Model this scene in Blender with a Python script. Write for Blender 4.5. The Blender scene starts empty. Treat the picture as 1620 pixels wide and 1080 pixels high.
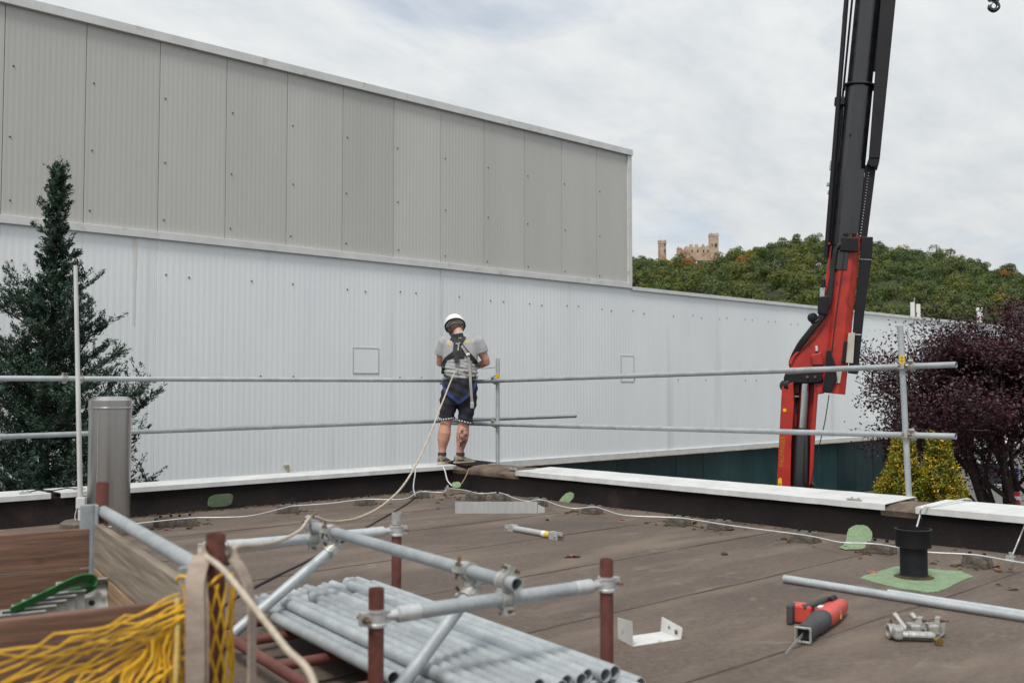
import bpy, bmesh, math, random
import numpy as np
from mathutils import Vector, Matrix
from mathutils.bvhtree import BVHTree
random.seed(7); rng = np.random.default_rng(7)
S = bpy.context.scene; C = S.collection
rad = math.radians

# ------------------------------------------------------------------ camera
H = 1.16; PITCH = rad(2.62); YAW = rad(-43.0); F = 1575.0
cam = bpy.data.cameras.new('camera'); cam_o = bpy.data.objects.new('camera', cam); C.objects.link(cam_o)
cam.lens = 35; cam.sensor_width = 36; cam.clip_end = 4000; cam.clip_start = 0.05
cam_o.location = (0, 0, H); cam_o.rotation_euler = (math.pi/2 + PITCH, 0, YAW)
cam.dof.use_dof = True; cam.dof.focus_distance = 11.0; cam.dof.aperture_fstop = 3.0
S.camera = cam_o
# ------------------------------------------------------------------ sky, sun, exposure
SUN_EL = rad(57); SUN_AZ = rad(-43 + 158)         # direction to the sun, anticlockwise from +Y
sdir = Vector((-math.sin(SUN_AZ)*math.cos(SUN_EL), math.cos(SUN_AZ)*math.cos(SUN_EL), math.sin(SUN_EL)))
w = bpy.data.worlds.new('World'); S.world = w; w.use_nodes = True
nt = w.node_tree; nt.nodes.clear()
def N(t, **k):
    n = nt.nodes.new(t)
    for a, b in k.items(): setattr(n, a, b)
    return n
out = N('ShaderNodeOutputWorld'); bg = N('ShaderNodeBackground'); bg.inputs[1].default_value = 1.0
sky = N('ShaderNodeTexSky', sky_type='NISHITA', sun_disc=False, sun_elevation=SUN_EL, sun_rotation=-SUN_AZ)
skm = N('ShaderNodeMix', data_type='RGBA', blend_type='MULTIPLY'); skm.inputs[0].default_value = 1
skm.inputs[7].default_value = (0.13, 0.13, 0.13, 1)
tc = N('ShaderNodeTexCoord'); sep = N('ShaderNodeSeparateXYZ'); nt.links.new(tc.outputs['Generated'], sep.inputs[0])
zz = N('ShaderNodeMath', operation='ABSOLUTE'); nt.links.new(sep.outputs[2], zz.inputs[0])
za = N('ShaderNodeMath', operation='ADD'); nt.links.new(zz.outputs[0], za.inputs[0]); za.inputs[1].default_value = 0.22
dx = N('ShaderNodeMath', operation='DIVIDE'); nt.links.new(sep.outputs[0], dx.inputs[0]); nt.links.new(za.outputs[0], dx.inputs[1])
dy = N('ShaderNodeMath', operation='DIVIDE'); nt.links.new(sep.outputs[1], dy.inputs[0]); nt.links.new(za.outputs[0], dy.inputs[1])
cmb = N('ShaderNodeCombineXYZ'); nt.links.new(dx.outputs[0], cmb.inputs[0]); nt.links.new(dy.outputs[0], cmb.inputs[1])
mp = N('ShaderNodeMapping'); nt.links.new(cmb.outputs[0], mp.inputs[0]); mp.inputs['Rotation'].default_value = (0, 0, rad(-35)); mp.inputs['Scale'].default_value = (1.0, 1.6, 1)
n1 = N('ShaderNodeTexNoise'); nt.links.new(mp.outputs[0], n1.inputs[0]); n1.inputs['Scale'].default_value = 1.5; n1.inputs['Detail'].default_value = 8; n1.inputs['Roughness'].default_value = 0.55; n1.inputs['Distortion'].default_value = 0.5
n2 = N('ShaderNodeTexNoise'); nt.links.new(mp.outputs[0], n2.inputs[0]); n2.inputs['Scale'].default_value = 4.5; n2.inputs['Detail'].default_value = 7; n2.inputs['Roughness'].default_value = 0.6
r1 = N('ShaderNodeValToRGB'); nt.links.new(n1.outputs[0], r1.inputs[0])
r1.color_ramp.elements[0].position = 0.30; r1.color_ramp.elements[0].color = (0.5, 0.5, 0.5, 1)
r1.color_ramp.elements[1].position = 0.46; r1.color_ramp.elements[1].color = (1, 1, 1, 1)
r2 = N('ShaderNodeValToRGB'); nt.links.new(n2.outputs[0], r2.inputs[0])
r2.color_ramp.elements[0].position = 0.32; r2.color_ramp.elements[0].color = (0.66, 0.70, 0.73, 1)
r2.color_ramp.elements[1].position = 0.66; r2.color_ramp.elements[1].color = (0.80, 0.82, 0.825, 1)
mixs = N('ShaderNodeMix', data_type='RGBA'); nt.links.new(r1.outputs[0], mixs.inputs[0])
nt.links.new(sky.outputs[0], skm.inputs[6]); nt.links.new(skm.outputs[2], mixs.inputs[6]); nt.links.new(r2.outputs[0], mixs.inputs[7])
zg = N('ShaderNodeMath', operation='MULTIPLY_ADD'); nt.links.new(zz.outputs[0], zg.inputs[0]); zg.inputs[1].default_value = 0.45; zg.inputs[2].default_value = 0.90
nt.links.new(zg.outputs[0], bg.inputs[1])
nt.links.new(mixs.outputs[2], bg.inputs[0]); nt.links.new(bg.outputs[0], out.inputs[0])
sl = bpy.data.lights.new('sun', 'SUN'); sl.energy = 2.7; sl.angle = rad(14); sl.color = (1.0, 0.95, 0.88)
so = bpy.data.objects.new('sun', sl); C.objects.link(so); so.rotation_euler = sdir.to_track_quat('Z', 'Y').to_euler(); so.location = (-8, -2, 14)
S.view_settings.view_transform = 'Standard'; S.view_settings.look = 'None'; S.view_settings.exposure = 0.0; S.view_settings.gamma = 1

# ------------------------------------------------------------------ placing helpers (metres; X along the hall wall, Y towards it)
RT = Vector((math.cos(YAW), math.sin(YAW), 0)); FW = Vector((-math.sin(YAW), math.cos(YAW), 0)); UP = Vector((0, 0, 1))
def Wc(lat, d, z): return RT*lat + FW*d + UP*z
def _ray(px, py):
    xc = (px-810)/F; yc = (540-py)/F; s, c = math.sin(PITCH), math.cos(PITCH)
    return xc, c - s*yc, s + c*yc
def P(px, py, d):
    x, h, z = _ray(px, py); return Wc(x*d/h, d, H + z*d/h)
def onz(px, py, z0):
    x, h, z = _ray(px, py); k = (z0-H)/z; return Wc(x*k, h*k, z0)

# ------------------------------------------------------------------ mesh helpers
class MB:
    def __init__(s): s.v = []; s.f = []
    def add(s, vs, fs):
        o = len(s.v); s.v += [Vector(v) for v in vs]; s.f += [tuple(i+o for i in f) for f in fs]; return s
    def box(s, c, size, axes=None):
        ax = axes or (Vector((1,0,0)), Vector((0,1,0)), Vector((0,0,1))); c = Vector(c); vs = []
        for i in (-.5, .5):
            for j in (-.5, .5):
                for k in (-.5, .5): vs.append(c + ax[0]*size[0]*i + ax[1]*size[1]*j + ax[2]*size[2]*k)
        return s.add(vs, [(0,1,3,2),(4,6,7,5),(0,4,5,1),(2,3,7,6),(0,2,6,4),(1,5,7,3)])
    def bbox(s, a, b): a = Vector(a); b = Vector(b); return s.box((a+b)/2, [abs(b[i]-a[i]) for i in range(3)])
    def rings(s, rs, cap=True, closed=False):
        n = len(rs[0]); o = len(s.v)
        for r in rs: s.v += [Vector(p) for p in r]
        m = len(rs)
        for i in range(m if closed else m-1):
            a = o+i*n; b = o+((i+1) % m)*n
            for j in range(n): k = (j+1) % n; s.f.append((a+j, a+k, b+k, b+j))
        if cap and not closed:
            s.f.append(tuple(o+j for j in reversed(range(n)))); s.f.append(tuple(o+(m-1)*n+j for j in range(n)))
        return s
    def tube(s, pts, r, n=10, hollow=0, cap=True):
        pts = [Vector(p) for p in pts]; rs = []; m = len(pts)
        rr = r if isinstance(r, (list, tuple)) else [r]*m
        t0 = (pts[1]-pts[0]).normalized(); up = UP if abs(t0.z) < .9 else Vector((1,0,0)); nx = t0.cross(up).normalized()
        frames = []
        for i in range(m):
            t = (pts[min(i+1, m-1)]-pts[max(i-1, 0)]).normalized(); nx = (nx - t*nx.dot(t)).normalized(); ny = t.cross(nx)
            frames.append((nx.copy(), ny))
        def ring(i, q): a, b = frames[i]; return [pts[i] + a*math.cos(2*math.pi*k/n)*q + b*math.sin(2*math.pi*k/n)*q for k in range(n)]
        rs = [ring(i, rr[i]) for i in range(m)]
        if hollow:
            rs = rs + [ring(m-1, rr[-1]-hollow)] + [ring(0, rr[0]-hollow)]; s.rings(rs, closed=True)
        else: s.rings(rs, cap)
        return s
    def lathe(s, prof, c=(0,0,0), n=24, axis=None):
        c = Vector(c); ax = (axis or UP).normalized(); a = ax.orthogonal().normalized(); b = ax.cross(a)
        return s.rings([[c + ax*z + a*math.cos(2*math.pi*k/n)*r + b*math.sin(2*math.pi*k/n)*r for k in range(n)] for r, z in prof])
    def prism(s, poly, off):
        n = len(poly); off = Vector(off); vs = [Vector(p) for p in poly]
        return s.add(vs + [v+off for v in vs], [tuple(range(n-1, -1, -1)), tuple(range(n, 2*n))] + [(i, (i+1) % n, n+(i+1) % n, n+i) for i in range(n)])
    def ribbon(s, pts, wdir, wd, th):
        pts = [Vector(p) for p in pts]; m = len(pts); rs = []
        for i in range(m):
            t = (pts[min(i+1, m-1)]-pts[max(i-1, 0)]).normalized(); wv = Vector(wdir[i] if isinstance(wdir, list) else wdir); wv = (wv - t*wv.dot(t)).normalized(); nn = t.cross(wv)
            rs.append([pts[i]+wv*wd/2+nn*th/2, pts[i]-wv*wd/2+nn*th/2, pts[i]-wv*wd/2-nn*th/2, pts[i]+wv*wd/2-nn*th/2])
        return s.rings(rs)
    def mesh(s, name, mat, org=Vector((0,0,0)), smooth=None):
        me = bpy.data.meshes.new(name); me.from_pydata([v-org for v in s.v], [], s.f)
        bm = bmesh.new(); bm.from_mesh(me); bmesh.ops.recalc_face_normals(bm, faces=bm.faces); bm.to_mesh(me); bm.free()
        me.materials.append(mat)
        if smooth: me.shade_smooth(); me.set_sharp_from_angle(angle=rad(smooth))
        return me
    def build(s, name, mat, parent=None, smooth=None, bevel=0, seg=2):
        o = Vector((0,0,0)) if parent is None else worg(parent)
        ob = bpy.data.objects.new(name, s.mesh(name, mat, o, smooth)); C.objects.link(ob); ob.parent = parent
        if bevel:
            b = ob.modifiers.new('bevel', 'BEVEL'); b.width = bevel; b.segments = seg; b.limit_method = 'ANGLE'; b.angle_limit = rad(40); b.harden_normals = False
        return ob
def worg(o):
    v = Vector((0,0,0))
    while o is not None: v += o.location; o = o.parent
    return v
def tag(o, label=None, cat=None, group=None, kind=None):
    if label: o['label'] = label
    if cat: o['category'] = cat
    if group: o['group'] = group
    if kind: o['kind'] = kind
    return o
def thing(name, loc, label, cat, group=None):
    o = bpy.data.objects.new(name, None); C.objects.link(o); o.location = loc; o.empty_display_size = .1
    return tag(o, label, cat, group)
def solo(mb, name, mat, label, cat, group=None, smooth=None, bevel=0):
    return tag(mb.build(name, mat, None, smooth, bevel), label, cat, group)
def spline(pts, n=8):
    pts = [Vector(p) for p in pts]; q = [pts[0]*2-pts[1]] + pts + [pts[-1]*2-pts[-2]]; o = []
    for i in range(1, len(q)-2):
        for k in range(n):
            t = k/n; a, b, c, d = q[i-1:i+3]
            o.append(.5*((2*b)+(c-a)*t+(2*a-5*b+4*c-d)*t*t+(3*b-a-3*c+d)*t**3))
    return o+[pts[-1]]
def text_mb(txt, size, org, xdir, ydir, depth=.001):
    cu = bpy.data.curves.new('t', 'FONT'); cu.body = txt; cu.size = size; cu.extrude = 0; cu.align_x = 'CENTER'; cu.align_y = 'CENTER'; cu.resolution_u = 2
    ob = bpy.data.objects.new('t', cu); C.objects.link(ob); dg = bpy.context.evaluated_depsgraph_get(); dg.update()
    me = bpy.data.meshes.new_from_object(ob.evaluated_get(dg)); mb = MB(); X = Vector(xdir).normalized(); Y = Vector(ydir).normalized()
    mb.add([Vector(org)+X*v.co.x+Y*v.co.y for v in me.vertices], [tuple(p.vertices) for p in me.polygons])
    bpy.data.objects.remove(ob); bpy.data.curves.remove(cu); bpy.data.meshes.remove(me); return mb

# ------------------------------------------------------------------ materials
MATS = {}
def mat(name, c1, c2=None, scale=6, rough=.6, metal=0, bump=0, bscale=None, detail=6, stretch=None, pos=(.35, .65), rvar=0, objrand=0, spec=None, extra=None, tint=None, dist=0, thru=0, world=False):
    m = bpy.data.materials.new(name); m.use_nodes = True; t = m.node_tree; b = t.nodes['Principled BSDF']; L = t.links.new
    b.inputs['Roughness'].default_value = rough; b.inputs['Metallic'].default_value = metal
    if spec is not None: b.inputs['Specular IOR Level'].default_value = spec
    tcn = t.nodes.new('ShaderNodeTexCoord'); mpn = t.nodes.new('ShaderNodeMapping'); csock = t.nodes.new('ShaderNodeNewGeometry').outputs['Position'] if world else tcn.outputs['Object']; L(csock, mpn.inputs[0])
    if stretch: mpn.inputs['Scale'].default_value = stretch
    no = t.nodes.new('ShaderNodeTexNoise'); L(mpn.outputs[0], no.inputs[0]); no.inputs['Scale'].default_value = scale; no.inputs['Detail'].default_value = detail; no.inputs['Distortion'].default_value = dist
    no.inputs['Roughness'].default_value = .6
    r = t.nodes.new('ShaderNodeValToRGB'); L(no.outputs[0], r.inputs[0]); c2 = c2 or c1
    r.color_ramp.elements[0].position = pos[0]; r.color_ramp.elements[0].color = (*c1, 1); r.color_ramp.elements[1].position = pos[1]; r.color_ramp.elements[1].color = (*c2, 1)
    col = r.outputs[0]
    def mul(a, fac_sock, lo, hi, lohi=(0, 1)):
        mr = t.nodes.new('ShaderNodeMapRange'); L(fac_sock, mr.inputs[0]); mr.inputs[1].default_value, mr.inputs[2].default_value = lohi; mr.inputs[3].default_value = lo; mr.inputs[4].default_value = hi
        mx = t.nodes.new('ShaderNodeMix'); mx.data_type = 'RGBA'; mx.blend_type = 'MULTIPLY'; mx.inputs[0].default_value = 1
        L(a, mx.inputs[6]); L(mr.outputs[0], mx.inputs[7]); return mx.outputs[2]
    def over(a, sock, color, lo, hi, strength=1):
        mr = t.nodes.new('ShaderNodeMapRange'); L(sock, mr.inputs[0]); mr.inputs[1].default_value = lo; mr.inputs[2].default_value = hi; mr.inputs[3].default_value = 0; mr.inputs[4].default_value = strength
        mx = t.nodes.new('ShaderNodeMix'); mx.data_type = 'RGBA'; L(mr.outputs[0], mx.inputs[0]); L(a, mx.inputs[6]); mx.inputs[7].default_value = (*color, 1); return mx.outputs[2]
    def noise(sc, st=None, det=5, ds=0):
        n = t.nodes.new('ShaderNodeTexNoise'); n.inputs['Scale'].default_value = sc; n.inputs['Detail'].default_value = det; n.inputs['Distortion'].default_value = ds
        mm = t.nodes.new('ShaderNodeMapping'); L(csock, mm.inputs[0]); mm.inputs['Scale'].default_value = st or (1,1,1); L(mm.outputs[0], n.inputs[0]); return n.outputs[0]
    if objrand:
        oi = t.nodes.new('ShaderNodeObjectInfo'); col = mul(col, oi.outputs['Random'], 1-objrand, 1+objrand)
    if tint:
        at = t.nodes.new('ShaderNodeAttribute'); at.attribute_name = tint; mx = t.nodes.new('ShaderNodeMix'); mx.data_type = 'RGBA'; mx.blend_type = 'MULTIPLY'; mx.inputs[0].default_value = 1
        L(col, mx.inputs[6]); L(at.outputs['Color'], mx.inputs[7]); col = mx.outputs[2]
    if extra: col = extra(col, mul, over, noise, tcn)
    L(col, b.inputs['Base Color'])
    if rvar:
        mr = t.nodes.new('ShaderNodeMapRange'); L(no.outputs[0], mr.inputs[0]); mr.inputs[1].default_value = .3; mr.inputs[2].default_value = .7; mr.inputs[3].default_value = rough-rvar; mr.inputs[4].default_value = rough+rvar; L(mr.outputs[0], b.inputs['Roughness'])
    if bump:
        bn = t.nodes.new('ShaderNodeBump'); bn.inputs['Strength'].default_value = bump; bn.inputs['Distance'].default_value = .01
        L(noise(bscale or scale*4, stretch), bn.inputs['Height']); L(bn.outputs[0], b.inputs['Normal'])
    if thru:
        tr = t.nodes.new('ShaderNodeBsdfTranslucent'); L(col, tr.inputs[0]); ms = t.nodes.new('ShaderNodeMixShader'); ms.inputs[0].default_value = thru
        L(b.outputs[0], ms.inputs[1]); L(tr.outputs[0], ms.inputs[2]); L(ms.outputs[0], t.nodes['Material Output'].inputs[0])
    MATS[name] = m; return m

def x_clad(col, mul, over, noise, tcn):
    col = over(col, noise(2.2, (1, 1, .06), 4), (.40, .38, .33), .62, .80, .35)
    return over(col, noise(.5, (1, 1, .5), 3), (.42, .43, .42), .55, .8, .14)
M_white = mat('white_cladding', (.74,.775,.795), (.79,.815,.825), 1.2, .38, 0, 0, stretch=(1,1,.15), objrand=.008, extra=x_clad, world=True)
M_grey = mat('grey_cladding', (.45,.445,.42), (.49,.485,.46), 1.0, .42, 0, 0, stretch=(1,1,.2), objrand=.05, world=True, extra=lambda c, mul, over, noise, tcn: over(c, noise(1.6, (1,1,.08), 4), (.36,.35,.32), .6, .8, .4))
M_trim = mat('flashing', (.56,.57,.56), (.66,.67,.66), 3, .4, .1, extra=lambda c, mul, over, noise, tcn: over(c, noise(5, (1,1,1)), (.32,.26,.18), .62, .75, .6))
M_rusttrim = mat('stained_sill', (.62,.60,.55), (.40,.30,.19), 3, .6, stretch=(.6,1,1))
M_stain = mat('rust_stain', (.52,.47,.38), (.40,.30,.20), 6, .6)
M_dark = mat('dark_gap', (.02,.02,.022), rough=.8)
M_teal = mat('teal_glass', (.020,.060,.066), (.032,.090,.095), 1.5, .16, 0, .05, 2, stretch=(1.5,1,.2), objrand=.25, world=True)
M_pillar = mat('pillar_grey', (.16,.17,.18), (.2,.21,.22), 4, .6)
def x_roof(col, mul, over, noise, tcn):
    col = mul(col, noise(160, det=2), .72, 1.28, (.3, .7))
    col = mul(col, noise(28, det=4), .80, 1.2, (.3, .7))
    col = over(col, noise(1.7, (.35, 1.6, 1), 5), (.20,.155,.118), .50, .74, .75)
    col = over(col, noise(5.5, (.5, 1, 1), 6, 1.2), (.19,.165,.135), .60, .72, .55)
    return over(col, noise(.9, det=3), (.045,.04,.04), .58, .75, .5)
M_roof = mat('bitumen_roof', (.086,.064,.051), (.118,.089,.070), .8, .82, 0, .5, 120, extra=x_roof, objrand=.05)
M_seam = mat('seam_bitumen', (.05,.04,.035), (.075,.06,.05), 8, .8)
M_bit = mat('bitumen_upstand', (.008,.006,.0068), (.015,.0115,.0115), 1.4, .8, 0, .45, 7, stretch=(1,1,.6), spec=.12, extra=lambda c, mul, over, noise, tcn: over(mul(c, noise(60, det=2), .75, 1.25, (.3,.7)), noise(2.0, (1,1,1), 6, .6), (.04,.031,.025), .60, .80, .7))
M_bitworn = mat('worn_bitumen', (.07,.052,.042), (.17,.125,.09), 5, .8, 0, .6, 30)
M_cap = mat('white_cap', (.52,.53,.525), (.64,.65,.645), 3, .5, 0, .03, 30, extra=lambda c, mul, over, noise, tcn: over(mul(c, noise(12, (1,1,1)), .95, 1.04, (.3,.7)), noise(2.2, det=6), (.40,.40,.38), .58, .80, .4))
def x_galv(col, mul, over, noise, tcn):
    col = mul(col, noise(70, det=3), .93, 1.06, (.3, .7)); return over(col, noise(9, det=5), (.26,.265,.27), .62, .80, .3)
M_galv = mat('galvanised_steel', (.35,.385,.405), (.45,.48,.495), 9, .60, .45, 0, 60, rvar=.05, extra=x_galv, objrand=.15)
M_galvd = mat('dull_coupler_steel', (.34,.34,.32), (.46,.46,.44), 20, .5, .5, .3, 60, extra=lambda c, mul, over, noise, tcn: over(c, noise(25), (.18,.10,.06), .62, .75, .7))
M_rust = mat('rusty_bolt', (.09,.055,.035), (.20,.14,.085), 40, .7, .3, .3, 80)
M_red = mat('oxide_red_paint', (.105,.030,.024), (.15,.048,.036), 7, .55, 0, .25, 40, extra=lambda c, mul, over, noise, tcn: over(over(c, noise(18, det=6), (.055,.02,.016), .58, .72, .8), noise(30, det=4), (.26,.12,.08), .68, .76, .6))
M_redl = mat('faded_red_paint', (.24,.095,.08), (.32,.14,.115), 8, .6, 0, .2, 40, extra=lambda c, mul, over, noise, tcn: over(c, noise(22), (.12,.05,.04), .6, .75, .7))
def wood(name, a, b, knots=True):
    def ex(col, mul, over, noise, tcn):
        col = mul(col, noise(7, (.35, .35, 9), 6, .6), .62, 1.25, (.3, .7))
        col = over(col, noise(3.4, (1, 1, 1.6), 2), (.05,.022,.014), .70, .76, .8) if knots else col
        return mul(col, noise(50, (.1, .1, 3), 3), .85, 1.12, (.3, .7))
    return mat(name, a, b, 2, .78, 0, .35, 14, stretch=(.5, .5, 5), extra=ex, objrand=.12)
M_wood = wood('brown_plank', (.135,.075,.050), (.19,.105,.072))
M_woodg = wood('weathered_plank', (.20,.165,.125), (.28,.235,.18))
M_woodo = wood('plywood_orange', (.30,.19,.115), (.38,.25,.155), False)
M_net = mat('yellow_net', (.62,.34,.012), (.74,.44,.02), 30, .6)
M_netrope = mat('net_edge_cord', (.55,.46,.22), (.62,.36,.03), 60, .8, bump=.6, bscale=120)
M_web = mat('webbing', (.30,.235,.195), (.42,.34,.28), 14, .9, 0, .5, 200, stretch=(1,1,3))
M_rope = mat('cream_rope', (.44,.375,.29), (.56,.49,.39), 30, .9, 0, .9, 160)
M_stainless = mat('stainless', (.44,.43,.415), (.47,.46,.445), 2, .27, 1.0, 0, 4, stretch=(4,4,.3), rvar=.03)
M_wire = mat('aluminium_wire', (.58,.60,.60), (.68,.69,.69), 12, .45, .35)
M_alu = mat('aluminium_sheet', (.50,.515,.52), (.58,.59,.59), 6, .42, .55, 0, 30, stretch=(6,6,1))
M_whsheet = mat('white_sheet_metal', (.52,.52,.51), (.60,.60,.585), 7, .5, extra=lambda c, mul, over, noise, tcn: over(c, noise(9), (.25,.2,.15), .68, .74, .8))
M_green = mat('green_coating', (.165,.24,.14), (.215,.30,.18), 14, .85, 0, .8, 70, extra=lambda c, mul, over, noise, tcn: mul(c, noise(90), .78, 1.2, (.3,.7)))
M_black = mat('black_plastic', (.008,.008,.011), (.013,.013,.016), 8, .55, 0, .1, 40, spec=.25)
M_cable = mat('black_cable', (.015,.015,.017), rough=.55)
M_conc = mat('concrete_block', (.065,.055,.046), (.15,.13,.105), 16, .95, 0, .9, 60)
M_moss = mat('moss', (.03,.024,.010), (.075,.052,.016), 30, 1, 0, .9, 90)
M_leafd = mat('dry_leaf', (.17,.055,.038), (.28,.11,.07), 20, .7, objrand=.3)
M_cred = mat('crane_red', (.36,.024,.016), (.46,.036,.022), 4, .35, 0, .04, 12, extra=lambda c, mul, over, noise, tcn: over(c, noise(5, (1,1,.7), 7, 1), (.07,.014,.012), .56, .74, .8))
M_cblk = mat('crane_black', (.007,.007,.009), (.012,.012,.014), 5, .22, .0, .02, 10, rvar=.06, spec=.9, extra=lambda c, mul, over, noise, tcn: over(c, noise(6, (1,1,.3)), (.03,.028,.027), .62, .78, .5))
M_cblk2 = mat('crane_black_satin', (.008,.007,.010), (.013,.012,.015), 6, .5, 0, spec=.3)
M_hose = mat('hydraulic_hose', (.012,.012,.013), rough=.5, bump=.2, bscale=60)
M_chrome = mat('chrome_rod', (.55,.56,.57), rough=.16, metal=1)
M_beige = mat('beige_block', (.50,.48,.41), (.42,.40,.34), 8, .7)
M_yel = mat('yellow_sticker', (.75,.50,.01), rough=.5)
M_yeld = mat('yellow_lettering', (.48,.19,.02), rough=.5)
M_ink = mat('black_ink', (.02,.02,.02), rough=.6)
M_skin = mat('skin', (.46,.235,.165), (.56,.30,.22), 9, .5, extra=lambda c, mul, over, noise, tcn: mul(c, noise(40), .9, 1.08, (.3,.7)))
M_skin.node_tree.nodes['Principled BSDF'].inputs['Subsurface Weight'].default_value = .08
M_skin.node_tree.nodes['Principled BSDF'].inputs['Subsurface Radius'].default_value = (.01,.004,.002)
M_tatt = mat('tattoo_ink', (.05,.035,.035), rough=.55)
M_hair = mat('brown_hair', (.06,.03,.018), (.10,.055,.03), 60, .7, bump=.8, bscale=150)
M_shirt = mat('grey_tshirt', (.31,.315,.325), (.38,.385,.395), 40, .95, 0, 0, extra=lambda c, mul, over, noise, tcn: mul(c, noise(120), .9, 1.1, (.3,.7)))
M_short = mat('navy_shorts', (.010,.011,.020), (.018,.019,.032), 12, .85, 0, .5, 18)
M_shorttrim = mat('shorts_trim', (.045,.05,.085), rough=.8)
M_whsq = mat('white_print', (.7,.7,.7), rough=.7)
M_blue = mat('blue_webbing', (.014,.026,.11), (.02,.04,.15), 60, .8)
M_harn = mat('black_harness', (.018,.018,.020), (.030,.030,.032), 40, .75, 0, .3, 120)
M_lany = mat('grey_lanyard', (.25,.24,.22), (.32,.31,.285), 40, .8)
M_metal = mat('light_metal', (.62,.62,.60), rough=.35, metal=.8)
M_helm = mat('white_helmet', (.74,.74,.70), (.80,.80,.76), 6, .3)
M_shoe = mat('khaki_shoe', (.17,.15,.11), (.23,.205,.155), 30, .9, bump=.4, bscale=90)
M_shoed = mat('shoe_panel', (.035,.033,.032), rough=.8)
M_sole = mat('shoe_sole', (.50,.46,.37), (.40,.36,.28), 14, .8)
M_bark = mat('bark', (.045,.032,.025), (.075,.055,.042), 12, .9, 0, .8, 30)
M_con = mat('conifer_leaf', (.016,.042,.030), (.036,.075,.046), 3, .6, tint='tint', thru=.15)
M_pur = mat('purple_leaf', (.034,.010,.017), (.066,.020,.028), 3, .5, tint='tint', thru=.2)
M_yth = mat('golden_leaf', (.16,.15,.012), (.30,.25,.02), 5, .6, tint='tint', thru=.25)
M_for = mat('forest_leaf', (.066,.092,.020), (.095,.120,.027), .6, .7, tint='tint', thru=.2)
M_stone = mat('sandstone', (.40,.29,.21), (.52,.41,.31), .5, .9, 0, 0, extra=lambda c, mul, over, noise, tcn: over(c, noise(.35, det=4), (.33,.16,.12), .5, .62, .8))
M_asph = mat('asphalt', (.045,.045,.046), (.06,.06,.06), 3, .9, bump=.3, bscale=60)
M_hill = mat('hill_ground', (.03,.04,.012), (.045,.055,.018), .1, .95)
M_stucco = mat('grey_stucco', (.22,.22,.22), (.28,.28,.275), 3, .85, bump=.2, bscale=30)
M_gl = mat('window_glass', (.03,.04,.05), rough=.1)
M_plate = mat('bracket_steel', (.36,.37,.36), (.46,.47,.45), 12, .5, .5, extra=lambda c, mul, over, noise, tcn: over(c, noise(20), (.2,.19,.17), .6, .75, .7))
M_strap = mat('green_strap', (.015,.12,.035), (.025,.18,.05), 40, .8, bump=.3, bscale=150)
M_sawred = mat('saw_red', (.50,.060,.042), (.58,.075,.052), 20, .42, extra=lambda c, mul, over, noise, tcn: over(c, noise(30), (.2,.05,.04), .62, .74, .6))
M_sawgrey = mat('saw_rubber', (.040,.042,.045), (.06,.062,.065), 20, .75, bump=.2, bscale=80)
M_van = mat('white_van_paint', (.72,.73,.74), rough=.25)
M_bluep = mat('blue_paint', (.02,.06,.25), rough=.4)

# ================================================================== the setting
GZ = -1.8
g = MB(); g.add([(-900,-700,GZ),(1200,-700,GZ),(1200,1200,GZ),(-900,1200,GZ)], [(0,1,2,3)])
tag(g.build('ground', M_asph), kind='structure')
# ---- our flat roof: 1 m wide bitumen rolls lapped on one another
rb = MB(); rb.bbox((-7,-5,GZ+.002), (7.84,9.26,-.012)); roof = tag(rb.build('roof', M_roof), kind='structure')
ys = [-5,-3.55,-2.55,-1.55,-.55,.45,1.45,2.45,3.45,4.47,5.5,6.5,7.5,8.93]
strip = {}
for i in range(len(ys)-1):
    a, b = ys[i], ys[i+1]; wdt = b-a
    m = MB(); nx = 60; vs = []; fs = []
    for k in range(nx+1):
        x = -7 + 14.4*k/nx; j = .006*math.sin(k*.9+i)+random.uniform(-.004,.004)
        zl = .0014+random.uniform(-.0008,.001)
        vs += [(x, a-.012+j, -.012), (x, a-.012+j, zl), (x, (a+b)/2, .002+random.uniform(-.0015,.0015)), (x, b, -.001)]
    for k in range(nx):
        for q in range(3): fs.append((4*k+q, 4*k+q+1, 4*k+q+5, 4*k+q+4))
    m.add(vs, fs); m.build('membrane_strip', M_roof, roof)
    if i:
        m = MB(); pts = []
        for k in range(140):
            x = -7+14.38*k/139; pts.append((x, a-.02+.006*math.sin(k*.4+i)+random.uniform(-.002,.002), .0005))
        m.tube(pts, [max(.0005, .0012+.0016*math.sin(q*.31+i*2)+random.uniform(-.001,.001)) for q in range(len(pts))], 5); m.build('seam_bead', M_seam, roof)
# ---- parapets
def wavy_wall(p0, p1, nrm, zt, n=60, amp=.008):
    """membrane upstand: vertical sheet with cant fillet and slight wrinkles, returned as rings along the wall"""
    p0 = Vector(p0); p1 = Vector(p1); nv = Vector(nrm); rs = []
    for k in range(n+1):
        c = p0.lerp(p1, k/n); o = lambda s: nv*(amp*(math.sin(k*1.7+s*3)+math.sin(k*.63+s))*.5*(1 if s else .2))
        rs.append([c-nv*.30+UP*-.005, c+nv*.085+UP*-.004, c+nv*.055+UP*.035+o(1), c+nv*.012+UP*.085+o(2), c+nv*.004+UP*.15+o(1), c+UP*zt, c-nv*.30+UP*zt])
    return rs
pl = thing('parapet', (2,9.1,0), 'low black bitumen parapet with a thin white cap in front of the hall wall', 'parapet wall')
m = MB(); m.rings(wavy_wall((-7,8.92,0), (7.5,8.92,0), (0,-1,0), .215)); m.build('upstand', M_bit, pl, smooth=50)
m = MB(); m.bbox((-7,9.0,GZ+.01), (7.9,9.30,.205)); m.build('outer_wall', M_stucco, pl)
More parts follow.
